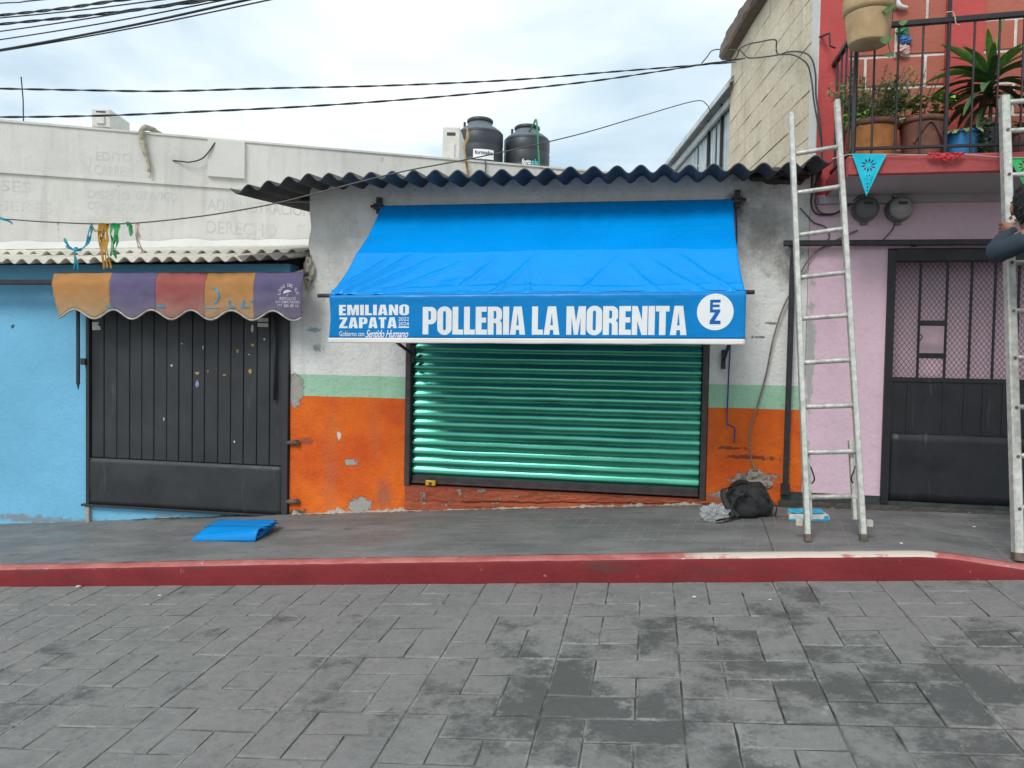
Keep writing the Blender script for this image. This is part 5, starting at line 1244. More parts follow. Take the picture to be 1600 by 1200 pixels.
tl, tr = at(1236, 178, TY+.02), at(1308, 158, TY+.02)
def t_for(a, b, px_, py_):        # parameter along a rail whose picture height is py_
    lo, hi = 0.0, 1.0
    for _ in range(40):
        m = (lo+hi)/2; v = a.lerp(b, m)-CAM; y = 600-F_PX*v.dot(cu)/v.dot(fwd)
        if y > py_: lo = m
        else: hi = m
    return lo
rl = [(241, 229), (302, 291), (368, 357), (434, 425), (498, 492), (567, 562), (636, 633), (707, 705)]
L1 = ladder('ladder', bl, br, tl, tr, 'worn aluminium ladder leaning on the shop roof beside the pink wall', [(t_for(bl, tl, 0, a), t_for(br, tr, 0, b)) for a, b in rl])
# second section sliding behind the first, its end rung low down
back = Vector((0, .055, 0))
for a, b, s_ in ((bl, tl, 1), (br, tr, -1)):
    t0, t1 = t_for(a, b, 0, 815), t_for(a, b, 0, 690)
    mb = MB(); o_ = Vector((s_*.030, .058, 0)); rail_bar(mb, a.lerp(b, t0)+o_, a.lerp(b, t1)+o_, .024, .05); mb.build('inner_rail', 'ladder', L1)
    mb = MB(); p = a.lerp(b, t_for(a, b, 0, 748))+Vector((s_*.04, .0, 0)); mb.tube(smooth_pts([p+Vector((s_*-.01, 0, .08)), p+Vector((0, -.01, .05)), p+Vector((s_*.014, -.01, 0)), p+Vector((s_*.0, 0, -.03))], 4), .005, 6); mb.build('lock_hook', 'iron', L1)
    mb = MB(); p = a.lerp(b, t_for(a, b, 0, 818))+Vector((-s_*.045, .02, 0)); mb.box(p.x-.02, p.x+.02, p.y-.02, p.y+.02, p.z-.02, p.z+.022); bevel(mb.build('rubber_pad', 'pad', L1), .004)
a_, b_ = bl.lerp(tl, t_for(bl, tl, 0, 779))+back+Vector((.025, 0, 0)), br.lerp(tr, t_for(br, tr, 0, 778))+back-Vector((.025, 0, 0))
mb = MB(); mb.tube([a_, b_], .0165, 10); mb.build('rung', 'ladder_rung', L1, smooth=True)
for p in (a_, b_):
    mb = MB(); mb.lathe([(.028, -.012), (.03, 0), (.028, .012)], p, 14); mb.build('rung_collar', 'ladder', L1)
# right-hand ladder
q = at(1591, 868, 4.93); bl2 = Vector((q.x, 4.93, walk_z(q.x, 4.93)+.012)); tl2 = at(1569, 152, 5.46)
br2 = bl2+Vector((.37, 0, .008)); tr2 = tl2+Vector((.34, 0, .01))
ry = [160, 205, 274, 342, 411, 486, 559, 636, 712, 793]
L2 = ladder('ladder', bl2, br2, tl2, tr2, 'white ladder at the right edge with a person on it', [(t_for(bl2, tl2, 0, y),)*2 for y in ry], .05, .07, .017)
for y in ry[1:]:
    p = bl2.lerp(tl2, t_for(bl2, tl2, 0, y)); mb = MB(); mb.lathe([(.010, p.y-.043), (.008, p.y-.035)], (p.x, 0, p.z), 10, axis='Y'); mb.build('rivet', 'rubber', L2)

# ================================================================== BALCONY POTS AND PLANTS
def leaf_strip(mb, base, dirv, length, width, droop, mi=0, seg=6, fold=.25, roll=0.0):
    d = Vector(dirv).normalized(); p = Vector(base); side = d.cross(Vector((0, 0, 1)))
    side = side.normalized() if side.length > .05 else Vector((1, 0, 0))
    side = (Matrix.Rotation(roll, 3, d) @ side)
    vs_ = []
    for i in range(seg+1):
        t = i/seg; w_ = width*math.sin(math.pi*min(.97, (t*.85+.12)))**.8*.5
        up = side.cross(d).normalized()
        vs_ += [p-side*w_+up*fold*w_, p.copy(), p+side*w_+up*fold*w_]
        d = (d+Vector((0, 0, -droop/seg))).normalized(); p = p+d*(length/seg)
    fs = []
    for i in range(seg): fs += [(3*i, 3*i+1, 3*i+4, 3*i+3), (3*i+1, 3*i+2, 3*i+5, 3*i+4)]
    return mb.add(vs_, fs, mi)
def pot(t, c, r0_, r1_, h, mat, rim=.03, ridges=0, rimmat=None):
    pr = []
    n = 18
    for i in range(n+1):
        k = i/n; r_ = r0_+(r1_-r0_)*k**.85
        if ridges: r_ += .005*math.sin(k*ridges*2*math.pi)
        pr.append((r_, c.z+h*(1-rim/h)*k))
    mb = MB(); mb.lathe(pr, (c.x, c.y, 0), 36); po = mb.build('pot', mat, t, smooth=True)
    mb = MB(); z = c.z+h-rim; mb.lathe([(r1_*1.02, z), (r1_*1.10, z+rim*.25), (r1_*1.10, z+rim*.8), (r1_*1.04, z+rim), (r1_*.95, z+rim*.95), (r1_*.93, z+rim*.5)], (c.x, c.y, 0), 36); mb.build('pot_rim', rimmat or mat, po, smooth=True)
    mb = MB(); mb.lathe([(r1_*.95, z+rim*.3), (r1_*.93, z+rim*.55)], (c.x, c.y, 0), 24); mb.build('soil', 'soil', po)
def small_leaves(mb, c, rad, n, size, seed, mi=0, flat=.6):
    rr = random.Random(seed)
    for _ in range(n):
        while True:
            v = Vector((rr.uniform(-1, 1), rr.uniform(-1, 1), rr.uniform(-1, 1)))
            if v.length < 1: break
        if fbm(v.x*1.3+seed, v.y*1.3, v.z*1.3, 1.4) < -.12: continue
        p = Vector(c)+Vector((v.x*rad[0], v.y*rad[1], v.z*rad[2])); d = Vector((rr.uniform(-1, 1), rr.uniform(-1, 1), rr.uniform(-flat, flat))).normalized()
        s_ = d.orthogonal().normalized(); s_ = Matrix.Rotation(rr.uniform(0, 6.28), 3, d) @ s_; L = size*rr.uniform(.6, 1.3); w_ = L*.42
        mb.add([p, p+d*L*.5+s_*w_*.5, p+d*L, p+d*L*.5-s_*w_*.5], [(0, 1, 2, 3)], mi)
PYB = 5.80
zs = Z_S1
# terracotta pot with feathery plant
c = at(1361, 238, PYB); c = Vector((c.x, PYB, zs))
t = thing('potted_plant', c, 'feathery green plant in a ridged orange terracotta pot on the balcony', 'potted plant', 'balcony pot plants')
pot(t, c, .125, .165, .30, 'terracotta', .045, 9, 'browncl')
mb = MB(); rr = random.Random(2)
for k in range(85):
    a = rr.uniform(0, 6.28); b = rr.uniform(.1, .75); d = Vector((math.cos(a)*b, math.sin(a)*b, 1)).normalized(); L = rr.uniform(.18, .42)
    base = c+Vector((math.cos(a)*.08, math.sin(a)*.08, .27)); P = smooth_pts([base, base+d*L*.5, base+d*L+Vector((d.x*.08, d.y*.08, -.02))], 4); mb.tube(P, .002, 4)
    for i, p in enumerate(P[2:]):
        for _ in range(7):
            dd = Vector((rr.uniform(-1, 1), rr.uniform(-1, 1), rr.uniform(-.5, .8))).normalized(); l_ = rr.uniform(.018, .045); s_ = dd.orthogonal().normalized()*l_*.16
            mb.add([p, p+dd*l_*.5+s_, p+dd*l_, p+dd*l_*.5-s_], [(0, 1, 2, 3)])
tag(mb.build('foliage', 'leaf_dry', t), kind='stuff')
mb = MB(); small_leaves(mb, c+Vector((.02, -.02, .38)), (.19, .12, .12), 1500, .022, 14); small_leaves(mb, c+Vector((.10, -.06, .33)), (.12, .10, .08), 500, .026, 15); tag(mb.build('foliage', 'leaf_olive', t), kind='stuff')
mb = MB(); small_leaves(mb, c+Vector((-.09, -.05, .31)), (.11, .11, .09), 420, .035, 4); tag(mb.build('foliage', 'leaf_lime', t), kind='stuff')
for k in range(5):
    mb = MB(); leaf_strip(mb, c+Vector((-.16+.03*k, .04, .25)), (-.1+.05*k, 0, 1), .36+.04*(k % 2), .030, .05, seg=5, roll=.4); mb.build('long_leaf', 'leaf_mid', t, smooth=True)
mb = MB(); leaf_strip(mb, c+Vector((-.02, .05, .3)), (-.42, 0, 1), .42, .022, -.1, seg=5); mb.build('long_leaf', 'leaf_dark', t, smooth=True)
# brown pot
c = at(1441, 238, PYB); c = Vector((c.x, PYB, zs))
t = thing('potted_plant', c, 'low broad-leaved plant in a dark brown glazed pot on the balcony', 'potted plant', 'balcony pot plants')
pot(t, c, .115, .150, .31, 'browncl', .04)
mb = MB(); pa = c+Vector((0, -.148, 0)); mb.tube(smooth_pts([pa+Vector((-.10, .03, .12)), pa+Vector((-.06, .008, .19)), pa+Vector((0, -.006, .26)), pa+Vector((.06, .008, .19)), pa+Vector((.10, .03, .12))], 4), .007, 6); mb.build('pot_relief', 'browncl', t, smooth=True)
rr = random.Random(5)
for k in range(48):
    a = rr.uniform(0, 6.28); rad = rr.uniform(.03, .19); base = c+Vector((math.cos(a)*rad+.03, math.sin(a)*rad*.8-.03, .33+rr.uniform(0, .12)+max(0, math.cos(a))*.06))
    mb = MB(); leaf_strip(mb, base, (math.cos(a), math.sin(a)-.4, .35), rr.uniform(.06, .11), rr.uniform(.05, .075), .8, seg=4, roll=rr.uniform(-.4, .4)); mb.build('leaf', rr.choice(['leaf_mid', 'leaf_lime', 'leaf_lime', 'leaf_mid']), t, smooth=True)
mb = MB()
for k in range(8): p0 = c+Vector((rr.uniform(-.05, .08), rr.uniform(-.05, .05), .27)); mb.tube(smooth_pts([p0, p0+Vector((rr.uniform(-.05, .06), -.02, .12)), p0+Vector((rr.uniform(-.12, .14), -.03, .2+rr.uniform(0, .2)))], 3), .003, 5)
mb.build('stems', 'stem', t)
# blue bucket with trailing plant
c = at(1498, 238, PYB); c = Vector((c.x, PYB-.06, zs))
t = thing('potted_plant', c, 'trailing plant with pale leaves in a blue bucket on the balcony', 'potted plant', 'balcony pot plants')
pot(t, c, .085, .105, .20, 'bluepl', .022)
mb = MB(); small_leaves(mb, c+Vector((.10, -.10, .12)), (.05, .05, .16), 320, .035, 9); tag(mb.build('foliage', 'leaf_dark', t), kind='stuff')
for k in range(10):
    a = rr.uniform(2.2, 5.6); mb = MB(); leaf_strip(mb, c+Vector((math.cos(a)*.05, math.sin(a)*.05, .2)), (math.cos(a), math.sin(a), .5), rr.uniform(.10, .17), .05, 1.4, seg=5); mb.build('leaf', rr.choice(['leaf_mid', 'leaf_pale', 'leaf_dry']), t, smooth=True)
# corn plant in black bucket
c = at(1545, 238, PYB); c = Vector((c.x, PYB+.02, zs))
t = thing('potted_plant', c, 'tall palm-like plant with long drooping leaves in a black bucket', 'potted plant', 'balcony pot plants')
pot(t, c, .10, .125, .26, 'blackpl', .03)
head = c+Vector((-.005, -.02, .60))
mb = MB(); mb.tube(smooth_pts([c+Vector((0, 0, .22)), c+Vector((.01, 0, .4)), head], 4), .013, 8); mb.tube(smooth_pts([c+Vector((.03, 0, .22)), c+Vector((.06, .02, .35)), c+Vector((.05, .02, .52))], 4), .010, 7); mb.build('trunk', 'stem', t, smooth=True)
rr = random.Random(21)
for k in range(44):
    lvl = k/44; a = k*2.4+rr.uniform(-.3, .3); up = .15+1.3*lvl**1.6; L = .40-.14*lvl+rr.uniform(-.05, .06)
    d = Vector((math.cos(a), math.sin(a)*.75, up)).normalized(); mb = MB(); leaf_strip(mb, head+Vector((0, 0, -.16+.2*lvl)), d, L, .062*rr.uniform(.8, 1.15), 1.5-1.0*lvl+rr.uniform(-.2, .3), seg=8, fold=.35)
    mb.build('leaf', 'leaf_pale' if k in (9,) else ('leaf_lime' if lvl > .9 else ('leaf_mid' if lvl > .7 else 'leaf_dark')), t, smooth=True)
for k in range(9):
    a = rr.uniform(0, 6.28); mb = MB(); leaf_strip(mb, head+Vector((0, 0, -.2)), (math.cos(a), math.sin(a)*.7, .05), rr.uniform(.22, .34), .04, 2.6, seg=8, fold=.5, roll=rr.uniform(-.8, .8)); mb.build('leaf', rr.choice(['leaf_brown', 'leaf_dark']), t, smooth=True)
for (dx, dz, L, dr) in ((.55, .55, .62, .25), (.9, .45, .5, .4), (-.9, .35, .46, .9), (.15, 1, .42, .1), (-.75, .75, .40, .5)):
    mb = MB(); leaf_strip(mb, head, (dx, -.1, dz), L, .06, dr, seg=8, fold=.35, roll=.6); mb.build('leaf', 'leaf_mid', t, smooth=True)
# bucket at the right edge
c = at(1597, 238, PYB-.02); c = Vector((c.x+.03, PYB-.02, zs))
t = thing('potted_plant', c, 'small leafy plant in a dark pot at the right edge of the balcony', 'potted plant', 'balcony pot plants')
pot(t, c, .09, .11, .20, 'browncl', .03)
for k in range(26):
    a = rr.uniform(0, 6.28); mb = MB(); leaf_strip(mb, c+Vector((math.cos(a)*.05, math.sin(a)*.05, .2+rr.uniform(0, .08))), (math.cos(a), math.sin(a), .9), rr.uniform(.07, .13), .035, 1.2, seg=4); mb.build('leaf', rr.choice(['leaf_mid', 'leaf_dark']), t, smooth=True)
# hanging pot in front of the railing
HY = 5.36
c = at(1356, 70, HY); zb0 = c.z; c = Vector((c.x, HY, zb0))
t = thing('hanging_pot', c, 'pale clay pot hanging in front of the balcony railing', 'hanging pot')
htop = at(1356, 2, HY).z-zb0
pot(t, c, .118, .145, htop*1.12, 'paleclay', .125)
rr = random.Random(31)
for dx, dz, L, w_, dr, m in ((.13, .27, .14, .10, 2.0, 'leaf_hang'), (.05, -.01, .001, .001, 1, 'leaf_hang'), (-.14, .33, .10, .06, 1.5, 'leaf_hang'), (.12, .33, .12, .09, 1.2, 'leaf_hang'), (.0, .34, .14, .08, .6, 'leaf_hang'), (-.05, .34, .13, .07, .6, 'leaf_hang')):
    if L < .01: continue
    mb = MB(); leaf_strip(mb, c+Vector((dx, -.05, dz+.05)), (dx*4, -.5, .5), L, w_, dr, seg=5); mb.build('leaf', m, t, smooth=True)
vine = smooth_pts([c+Vector((.12, -.08, .33)), at(1395, 20, HY-.1), at(1392, 45, HY-.1), at(1388, 66, HY-.1), at(1393, 85, HY-.08), at(1400, 95, HY-.08)], 5); mb = MB(); mb.tube(vine, .0025, 5); mb.build('vine', 'stem', t)
for (a, b, L, w_) in ((1386, 63, .085, .075), (1391, 88, .06, .05), (1388, 14, .09, .09), (1412, 38, .06, .05)):
    mb = MB(); leaf_strip(mb, at(a, b-6, HY-.1), (-.2, -.5, -.4), L, w_, .6, seg=5, fold=.15); mb.build('leaf', 'leaf_hang', t, smooth=True)
mb = MB()
ht = c+Vector((0, 0, .95))
for a in (0.4, 2.5, 4.6): mb.tube([c+Vector((math.cos(a)*.155, math.sin(a)*.155, htop)), ht], .003, 5)
mb.tube([ht, ht+Vector((0, .5, .25)), Vector((ht.x, W, ht.z+.25))], .008, 6); mb.build('hanger', 'wire', t)
# wall ornaments inside the balcony
c = at(1410, 80, W-.03); t = thing('wall_ornament', (c.x, W-.01, c.z), 'small green, blue and pink glazed ornament hung on the painted blocks', 'ornament')
for (px_, py_, r_, m) in ((1411, 48, .045, 'ceramic_green'), (1415, 62, .042, 'ceramic_blue'), (1411, 78, .050, 'ceramic_pink')):
    q = at(px_, py_, W-.03); lump((q.x, W-.02, q.z), (r_*.95, .03, r_*.85), px_*.37, t, 'glazed_shape', m)
c = at(1408, 5, W-.03); mb = MB(); mb.tube(smooth_pts([at(1398, -12, W-.03), at(1400, 2, W-.03), at(1407, 10, W-.035), at(1418, 12, W-.02)], 5), [.035-.0016*i for i in range(16)], 10); tag(mb.build('white_ornament', 'white_ceramic', smooth=True), 'white curved ceramic ornament at the top of the block wall', 'ornament')

# ---- paper pennants on a string along the slab
st = [at(1300, 248, 5.475), at(1320, 243, 5.475), at(1332, 241, 5.475), at(1385, 241, 5.475), at(1450, 242, 5.475), at(1505, 241, 5.475), at(1577, 246, 5.475), at(1680, 244, 5.475)]
mb = MB(); mb.tube(smooth_pts(st, 4), .0025, 5); tag(mb.build('pennant_string', 'pad'), 'thin pale string along the red balcony slab', 'string')
def petals(cx_, cz_, r0_, r1_, n, w_): 
    out = []
    for k in range(n):
        a = 2*math.pi*k/n+.2; d = (math.cos(a), math.sin(a)); s_ = (-d[1], d[0]); m = (r0_+r1_)/2
        out.append([(cx_+d[0]*r0_, cz_+d[1]*r0_), (cx_+d[0]*m+s_[0]*w_, cz_+d[1]*m+s_[1]*w_), (cx_+d[0]*r1_, cz_+d[1]*r1_), (cx_+d[0]*m-s_[0]*w_, cz_+d[1]*m-s_[1]*w_)])
    return out
def pennant(pl_, pr_, tip, mat, label, y):
    a, b, c_ = at(*pl_, y), at(*pr_, y), at(*tip, y); w_ = b.x-a.x; h = a.z-c_.z
    polys = [[(a.x, a.z), (b.x, b.z), (c_.x, c_.z)]]
    cx_ = (a.x+b.x)/2-.0; cz_ = a.z-h*.28
    polys += petals(cx_, cz_, .012, w_*.24, 10, .006)+petals(cx_+.002, cz_-h*.30, .008, .024, 6, .004)
    for k in range(3): z = a.z-h*(.72+.08*k); x = c_.x+.003; polys.append([(x-.006, z), (x, z+.008), (x+.006, z), (x, z-.008)])
    vs_, fs = outline_geo(polys); mb = MB(); mb.add([(v.x, y+.004*math.sin(v.y*30), v.y) for v in vs_], fs); return tag(mb.build('paper_pennant', mat, solid=.0008), label, 'pennant', 'cut paper pennants')
pennant((1331, 240), (1385, 241), (1354, 306), 'p_cyan', 'cyan triangular cut paper pennant hanging from the balcony slab', 5.47)
pennant((1576, 246), (1632, 246), (1604, 296), 'p_green', 'green cut paper pennant behind the right ladder', 5.48)
mb = MB(); a, b = at(1447, 241, 5.47), at(1508, 240, 5.47)
def crum(u, v):
    x = a.x+(b.x-a.x)*u; dep = .05*math.sin(math.pi*u)**.8*(1+.4*fbm(u, 0, 0, 4)); return Vector((x, 5.468-.02*abs(fbm(u, v, 2, 5))-.004, a.z+.004-dep*v+.004*fbm(u, v, 5, 6)))
mb.grid(crum, 30, 6); tag(mb.build('paper_pennant', 'p_red', solid=.0008), 'crumpled red paper pennant flipped up on the slab edge', 'pennant', 'cut paper pennants')

# ================================================================== THINGS ON THE PAVEMENT
# folded blue tarpaulin
fl, fr, rr_, rl_ = on_walk(300, 845), on_walk(400, 846), on_walk(432, 828), on_walk(338, 826)
tp = thing('folded_tarpaulin', (fl+rr_)/2, 'folded bright blue tarpaulin lying on the pavement before the gate', 'tarpaulin')
def tarp_layer(z0_, th, pts, seed, name='fold', wave_=.004):
    A, B, C_, D = pts; mb = MB(); n, m = 14, 10
    def f(u, v, top):
        p = A.lerp(B, u).lerp(D.lerp(C_, u), v); e_ = min(u, 1-u, v, 1-v); rnd_ = 1-max(0, 1-e_/.05)**2
        h = wave_*fbm(p.x, p.y, seed, 6)
        return Vector((p.x, p.y, walk_z(p.x, p.y)+z0_+(th*(.5+.5*rnd_) if top else th*(.5-.5*rnd_))+h))
    mb.grid(lambda u, v: f(u, v, True), n, m); k = len(mb.v); mb.grid(lambda u, v: f(u, v, False), n, m)
    def idx(i, j, o): return o+j*(n+1)+i
    for i in range(n): mb.f.append((idx(i, 0, 0), idx(i, 0, k), idx(i+1, 0, k), idx(i+1, 0, 0))); mb.f.append((idx(i, m, 0), idx(i+1, m, 0), idx(i+1, m, k), idx(i, m, k))); mb.mi += [0, 0]
    for j in range(m): mb.f.append((idx(0, j, 0), idx(0, j+1, 0), idx(0, j+1, k), idx(0, j, k))); mb.f.append((idx(n, j, 0), idx(n, j, k), idx(n, j+1, k), idx(n, j+1, 0))); mb.mi += [0, 0]
    return mb.build(name, 'folded', tp, smooth=True)
off = lambda v, x, y: v+Vector((x, y, 0))
tarp_layer(.004, .020, (fl, off(fr, .0, .0), off(rr_, -.03, 0), rl_), 1)
tarp_layer(.028, .016, (off(fl, .03, .05), off(fr, -.01, .06), off(rr_, .0, 0), off(rl_, .0, .0)), 2)
tarp_layer(.050, .014, (off(fl, .06, .09), off(fr, .0, .10), off(rr_, .02, .01), off(rl_, .02, .0)), 3)
tarp_layer(.070, .012, (off(fl, .03, .11), off(fr, .03, .16), off(rr_, .0, .02), off(rl_, .03, .01)), 4)
# front flap: rises toward the right corner
mb = MB()
def flap(u, v):
    a = fl.lerp(fr, u)+Vector((0, -.006, 0)); h = .020+.066*u**1.3; return Vector((a.x+.008*v, a.y-.004+.035*v**2*(u), walk_z(a.x, a.y)+.003+h*v))
mb.grid(flap, 20, 6); mb.build('front_flap', 'folded', tp, smooth=True, solid=.002)
mb = MB()
def flap2(u, v):
    a = fl.lerp(fr, u); h = .020+.066*u**1.3; k = off(fl, .07, .12).lerp(off(fr, .02, .13), u); z0_ = walk_z(a.x, a.y)
    return Vector((a.x+.008, a.y-.010+.035*u, z0_+.003+h)).lerp(Vector((k.x, k.y, walk_z(k.x, k.y)+.086)), v)+Vector((0, 0, .004*math.sin(v*3.1)))
mb.grid(flap2, 20, 5); mb.build('top_flap', 'folded', tp, smooth=True, solid=.002)
# backpack slumped against the wall
bc = on_walk(1172, 818); bc = Vector((bc.x, 5.86, walk_z(bc.x, 5.86)))
bp = thing('backpack', bc, 'black backpack slumped on the pavement against the orange wall', 'backpack')
def bag(u, v):
    a = 2*math.pi*u; b = math.pi*(v-.5); ce = lambda x, p_: math.copysign(abs(x)**p_, x)
    x = .185*ce(math.cos(b), .55)*ce(math.cos(a), .6); y = .12*ce(math.cos(b), .55)*ce(math.sin(a), .6); z = .145*ce(math.sin(b), .65)
    sl2 = (z+.145)/.29; x *= 1-.30*sl2; x += .03*sl2; y *= 1-.25*sl2; y += .05*sl2
    k = 1+.16*fbm(x, y, z, 6)+.08*fbm(x, y, z, 16)
    return bc+Vector((x*k, y*k, max(.0, (z*k+.145)*.84)))
mb = MB(); mb.grid(bag, 56, 34); mb.build('body', 'bagcloth', bp, smooth=True)
def bag2(u, v):
    a = 2*math.pi*u; b = math.pi*(v-.5); ce = lambda x, p_: math.copysign(abs(x)**p_, x)
    x = .115*ce(math.cos(b), .5)*ce(math.cos(a), .6); y = .045*ce(math.cos(b), .6)*ce(math.sin(a), .6); z = .075*ce(math.sin(b), .6); k = 1+.22*fbm(x, y, z, 8)+.1*fbm(x, y, z, 20)
    return bc+Vector((-.04+x*k, -.105+y*k, .085+z*k))
mb = MB(); mb.grid(bag2, 40, 24); mb.build('front_pocket', 'bagcloth', bp, smooth=True)
def ribbon(pts, w_, name, mat, par, wv=Vector((1, 0, 0)), th=.004):
    P = smooth_pts(pts, 6); mb = MB(); vs_ = []
    for i, p in enumerate(P):
        d = (P[min(i+1, len(P)-1)]-P[max(i-1, 0)]).normalized(); s_ = (wv-d*wv.dot(d)).normalized(); vs_ += [p-s_*w_/2, p+s_*w_/2]
    mb.add(vs_, [(2*i, 2*i+1, 2*i+3, 2*i+2) for i in range(len(P)-1)]); return mb.build(name, mat, par, smooth=True, solid=th)
V = Vector
ribbon([bc+V((-.10, -.05, .21)), bc+V((-.165, -.10, .20)), bc+V((-.175, -.14, .15)), bc+V((-.15, -.17, .09)), bc+V((-.12, -.19, .03)), bc+V((-.15, -.24, .012)), bc+V((-.23, -.31, .008))], .042, 'shoulder_strap', 'bagtrim', bp, V((.8, -.1, .35)), .005)
ribbon([bc+V((-.05, -.09, .215)), bc+V((-.02, -.15, .205)), bc+V((-.055, -.185, .18)), bc+V((-.10, -.18, .13)), bc+V((-.115, -.17, .06)), bc+V((-.07, -.175, .015))], .036, 'shoulder_strap', 'bagtrim', bp, V((.9, .1, .5)), .005)
ribbon([bc+V((-.10, -.02, .23)), bc+V((-.05, -.05, .265)), bc+V((.0, -.03, .245))], .022, 'top_handle', 'bagtrim', bp, V((0, 1, 0)), .005)
ribbon([bc+V((.08, -.09, .215)), bc+V((.14, -.105, .18)), bc+V((.165, -.11, .08)), bc+V((.17, -.09, .02))], .012, 'zip', 'bagtrim', bp, V((1, 0, .2)), .004)
ribbon([bc+V((.15, -.06, .14)), bc+V((.20, -.10, .09)), bc+V((.19, -.10, .02))], .025, 'side_strap', 'bagtrim', bp, V((0, 1, .2)), .006)
# crumpled clear bag
q = on_walk(1117, 817); pb = q
mb = MB()
def pbag(u, v):
    a = 2*math.pi*u; b = math.pi*(v-.5); d = V((math.cos(a)*math.cos(b), math.sin(a)*math.cos(b), math.sin(b))); k = 1+.45*fbm(d.x, d.y, d.z, 2.2)+.22*abs(fbm(d.x, d.y, d.z, 6))
    return pb+V((d.x*.085*k, d.y*.06*k+.03, max(.003, .062+d.z*.062*k)))
mb.grid(pbag, 40, 24); tag(mb.build('plastic_bag', 'clear'), 'crumpled clear plastic bag beside the black backpack', 'plastic bag')
# torn carton with blue top
a, b = on_walk(1233, 813), on_walk(1298, 815); cz = max(a.z, b.z)
ct = thing('flat_carton', (a+b)/2, 'flat torn carton with blue top on the pavement behind the ladder', 'carton')
w_ = b.x-a.x; y0_ = a.y
mb = MB(); mb.hexa([V((a.x, y0_, a.z+.004)), V((b.x, y0_, b.z+.004)), V((b.x-.02, y0_+.14, b.z+.012)), V((a.x+.01, y0_+.14, a.z+.012)), V((a.x+.004, y0_+.008, a.z+.040)), V((b.x-.006, y0_+.008, b.z+.040)), V((b.x-.02, y0_+.14, b.z+.045)), V((a.x+.01, y0_+.14, a.z+.045))]); bevel(mb.build('tray', 'carton_white', ct), .003)
mb = MB(); mb.grid(lambda u, v: V((a.x+.008+(w_-.04)*u, y0_+.03+.11*v, a.z+(b.z-a.z)*u+.047+.012*v+.010*abs(fbm(u, v, 0, 4)))), 16, 6); mb.build('blue_lid', 'carton_blue', ct, solid=.003)
mb = MB(); mb.hexa([V((a.x-.004, y0_-.006, a.z+.002)), V((a.x+w_*.96, y0_-.006, b.z+.002)), V((a.x+w_*.96, y0_-.001, b.z+.002)), V((a.x-.004, y0_-.001, a.z+.002)), V((a.x-.004, y0_-.006, a.z+.012)), V((a.x+w_*.96, y0_-.006, b.z+.012)), V((a.x+w_*.96, y0_-.001, b.z+.012)), V((a.x-.004, y0_-.001, a.z+.012))]); mb.build('blue_edge', 'carton_blue', ct)
mb = MB(); mb.hexa([V((b.x-.045, y0_-.014, b.z+.002)), V((b.x-.018, y0_-.014, b.z+.002)), V((b.x-.018, y0_-.007, b.z+.002)), V((b.x-.045, y0_-.007, b.z+.002)), V((b.x-.04, y0_-.012, b.z+.036)), V((b.x-.012, y0_-.012, b.z+.038)), V((b.x-.012, y0_-.006, b.z+.038)), V((b.x-.04, y0_-.006, b.z+.036))]); mb.build('torn_corner', 'carton_blue', ct)
# litter crumbs in the gutter
k = 0
for (px_, py_, s_, lb_) in ((122, 918, .022, 'white crumpled paper bit at the foot of the kerb far left'), (250, 931, .012, 'small pale crumb on the road below the folded tarpaulin'), (1085, 934, .016, 'beige crumb on the road below the backpack'),
                            (1203, 938, .010, 'tiny white crumb on the road below the left ladder'), (1522, 824, .012, 'white crumb on the pavement before the mesh gate'), (1408, 850, .014, 'pale crumb on the pavement right of the left ladder foot')):
    if py_ > 900:
        n_ = V((-.078, -.054, 1)); p = on_plane(px_, py_, n_, .026)
    else: p = on_walk(px_, py_)
    mb = MB()
    mb.grid(lambda u, v: p+V((math.cos(6.283*u)*math.sin(3.1416*v)*s_*(.8+.5*fbm(u*3, v*3, k, 1)), math.sin(6.283*u)*math.sin(3.1416*v)*s_*.7, s_*.35+math.cos(3.1416*v)*s_*.35)), 10, 6)
    tag(mb.build('litter_crumb', 'sticker'), lb_, 'litter', 'litter crumbs'); k += 1

# ================================================================== PERSON ON THE RIGHT LADDER
feet_t = t_for(bl2, tl2, 0, 712); fz = bl2.lerp(tl2, feet_t); footY = fz.y-.05; fzz = fz.z+.03
lx = bl2.lerp(tl2, .45).x; mid = lx+.165
hand_c = bl2.lerp(tl2, t_for(bl2, tl2, 0, 358)); hand_r = hand_c+V((.34, 0, .02))
hipz = fzz+.84; hy = footY-.16
sk_v = []; sk_e = []; sk_r = []
def sv_(p, r_, par=None):
    sk_v.append(V(p)); sk_r.append(r_); i = len(sk_v)-1
    if par is not None: sk_e.append((par, i))
    return i
pel = sv_((mid, hy, hipz), .135); ab = sv_((mid, hy+.01, hipz+.16), .125, pel); chs = sv_((mid, hy+.05, hipz+.34), .145, ab); nb_ = sv_((mid-.01, hy+.08, hipz+.50), .085, chs)
hq = at(1614, 321, hy+.10); hdz = hq.z-.01; nk = sv_((hq.x+.02, hy+.09, hdz-.175), .052, nb_); hd0 = sv_((hq.x+.005, hy+.10, hdz-.09), .080, nk); hd1 = sv_((hq.x, hy+.105, hdz), .098, hd0); hd2 = sv_((hq.x, hy+.10, hdz+.07), .070, hd1)
hz = sk_v[hd1]
def limb_arm(s_, hand):
    sh = sv_((mid+s_*.185, hy+.05, hipz+.43), .074, chs); shp_ = sk_v[sh]
    el = V(((shp_.x+hand.x)/2+s_*.17, (shp_.y+hand.y)/2-.04, min(shp_.z, hand.z)-.11)); e1_ = sv_(shp_.lerp(el, .5), .070, sh); e2_ = sv_(el, .062, e1_); w1 = sv_(el.lerp(hand, .55), .052, e2_)
    wr_ = sv_(hand+V((-s_*-.0, -.075, -.03)), .030, w1); return wr_
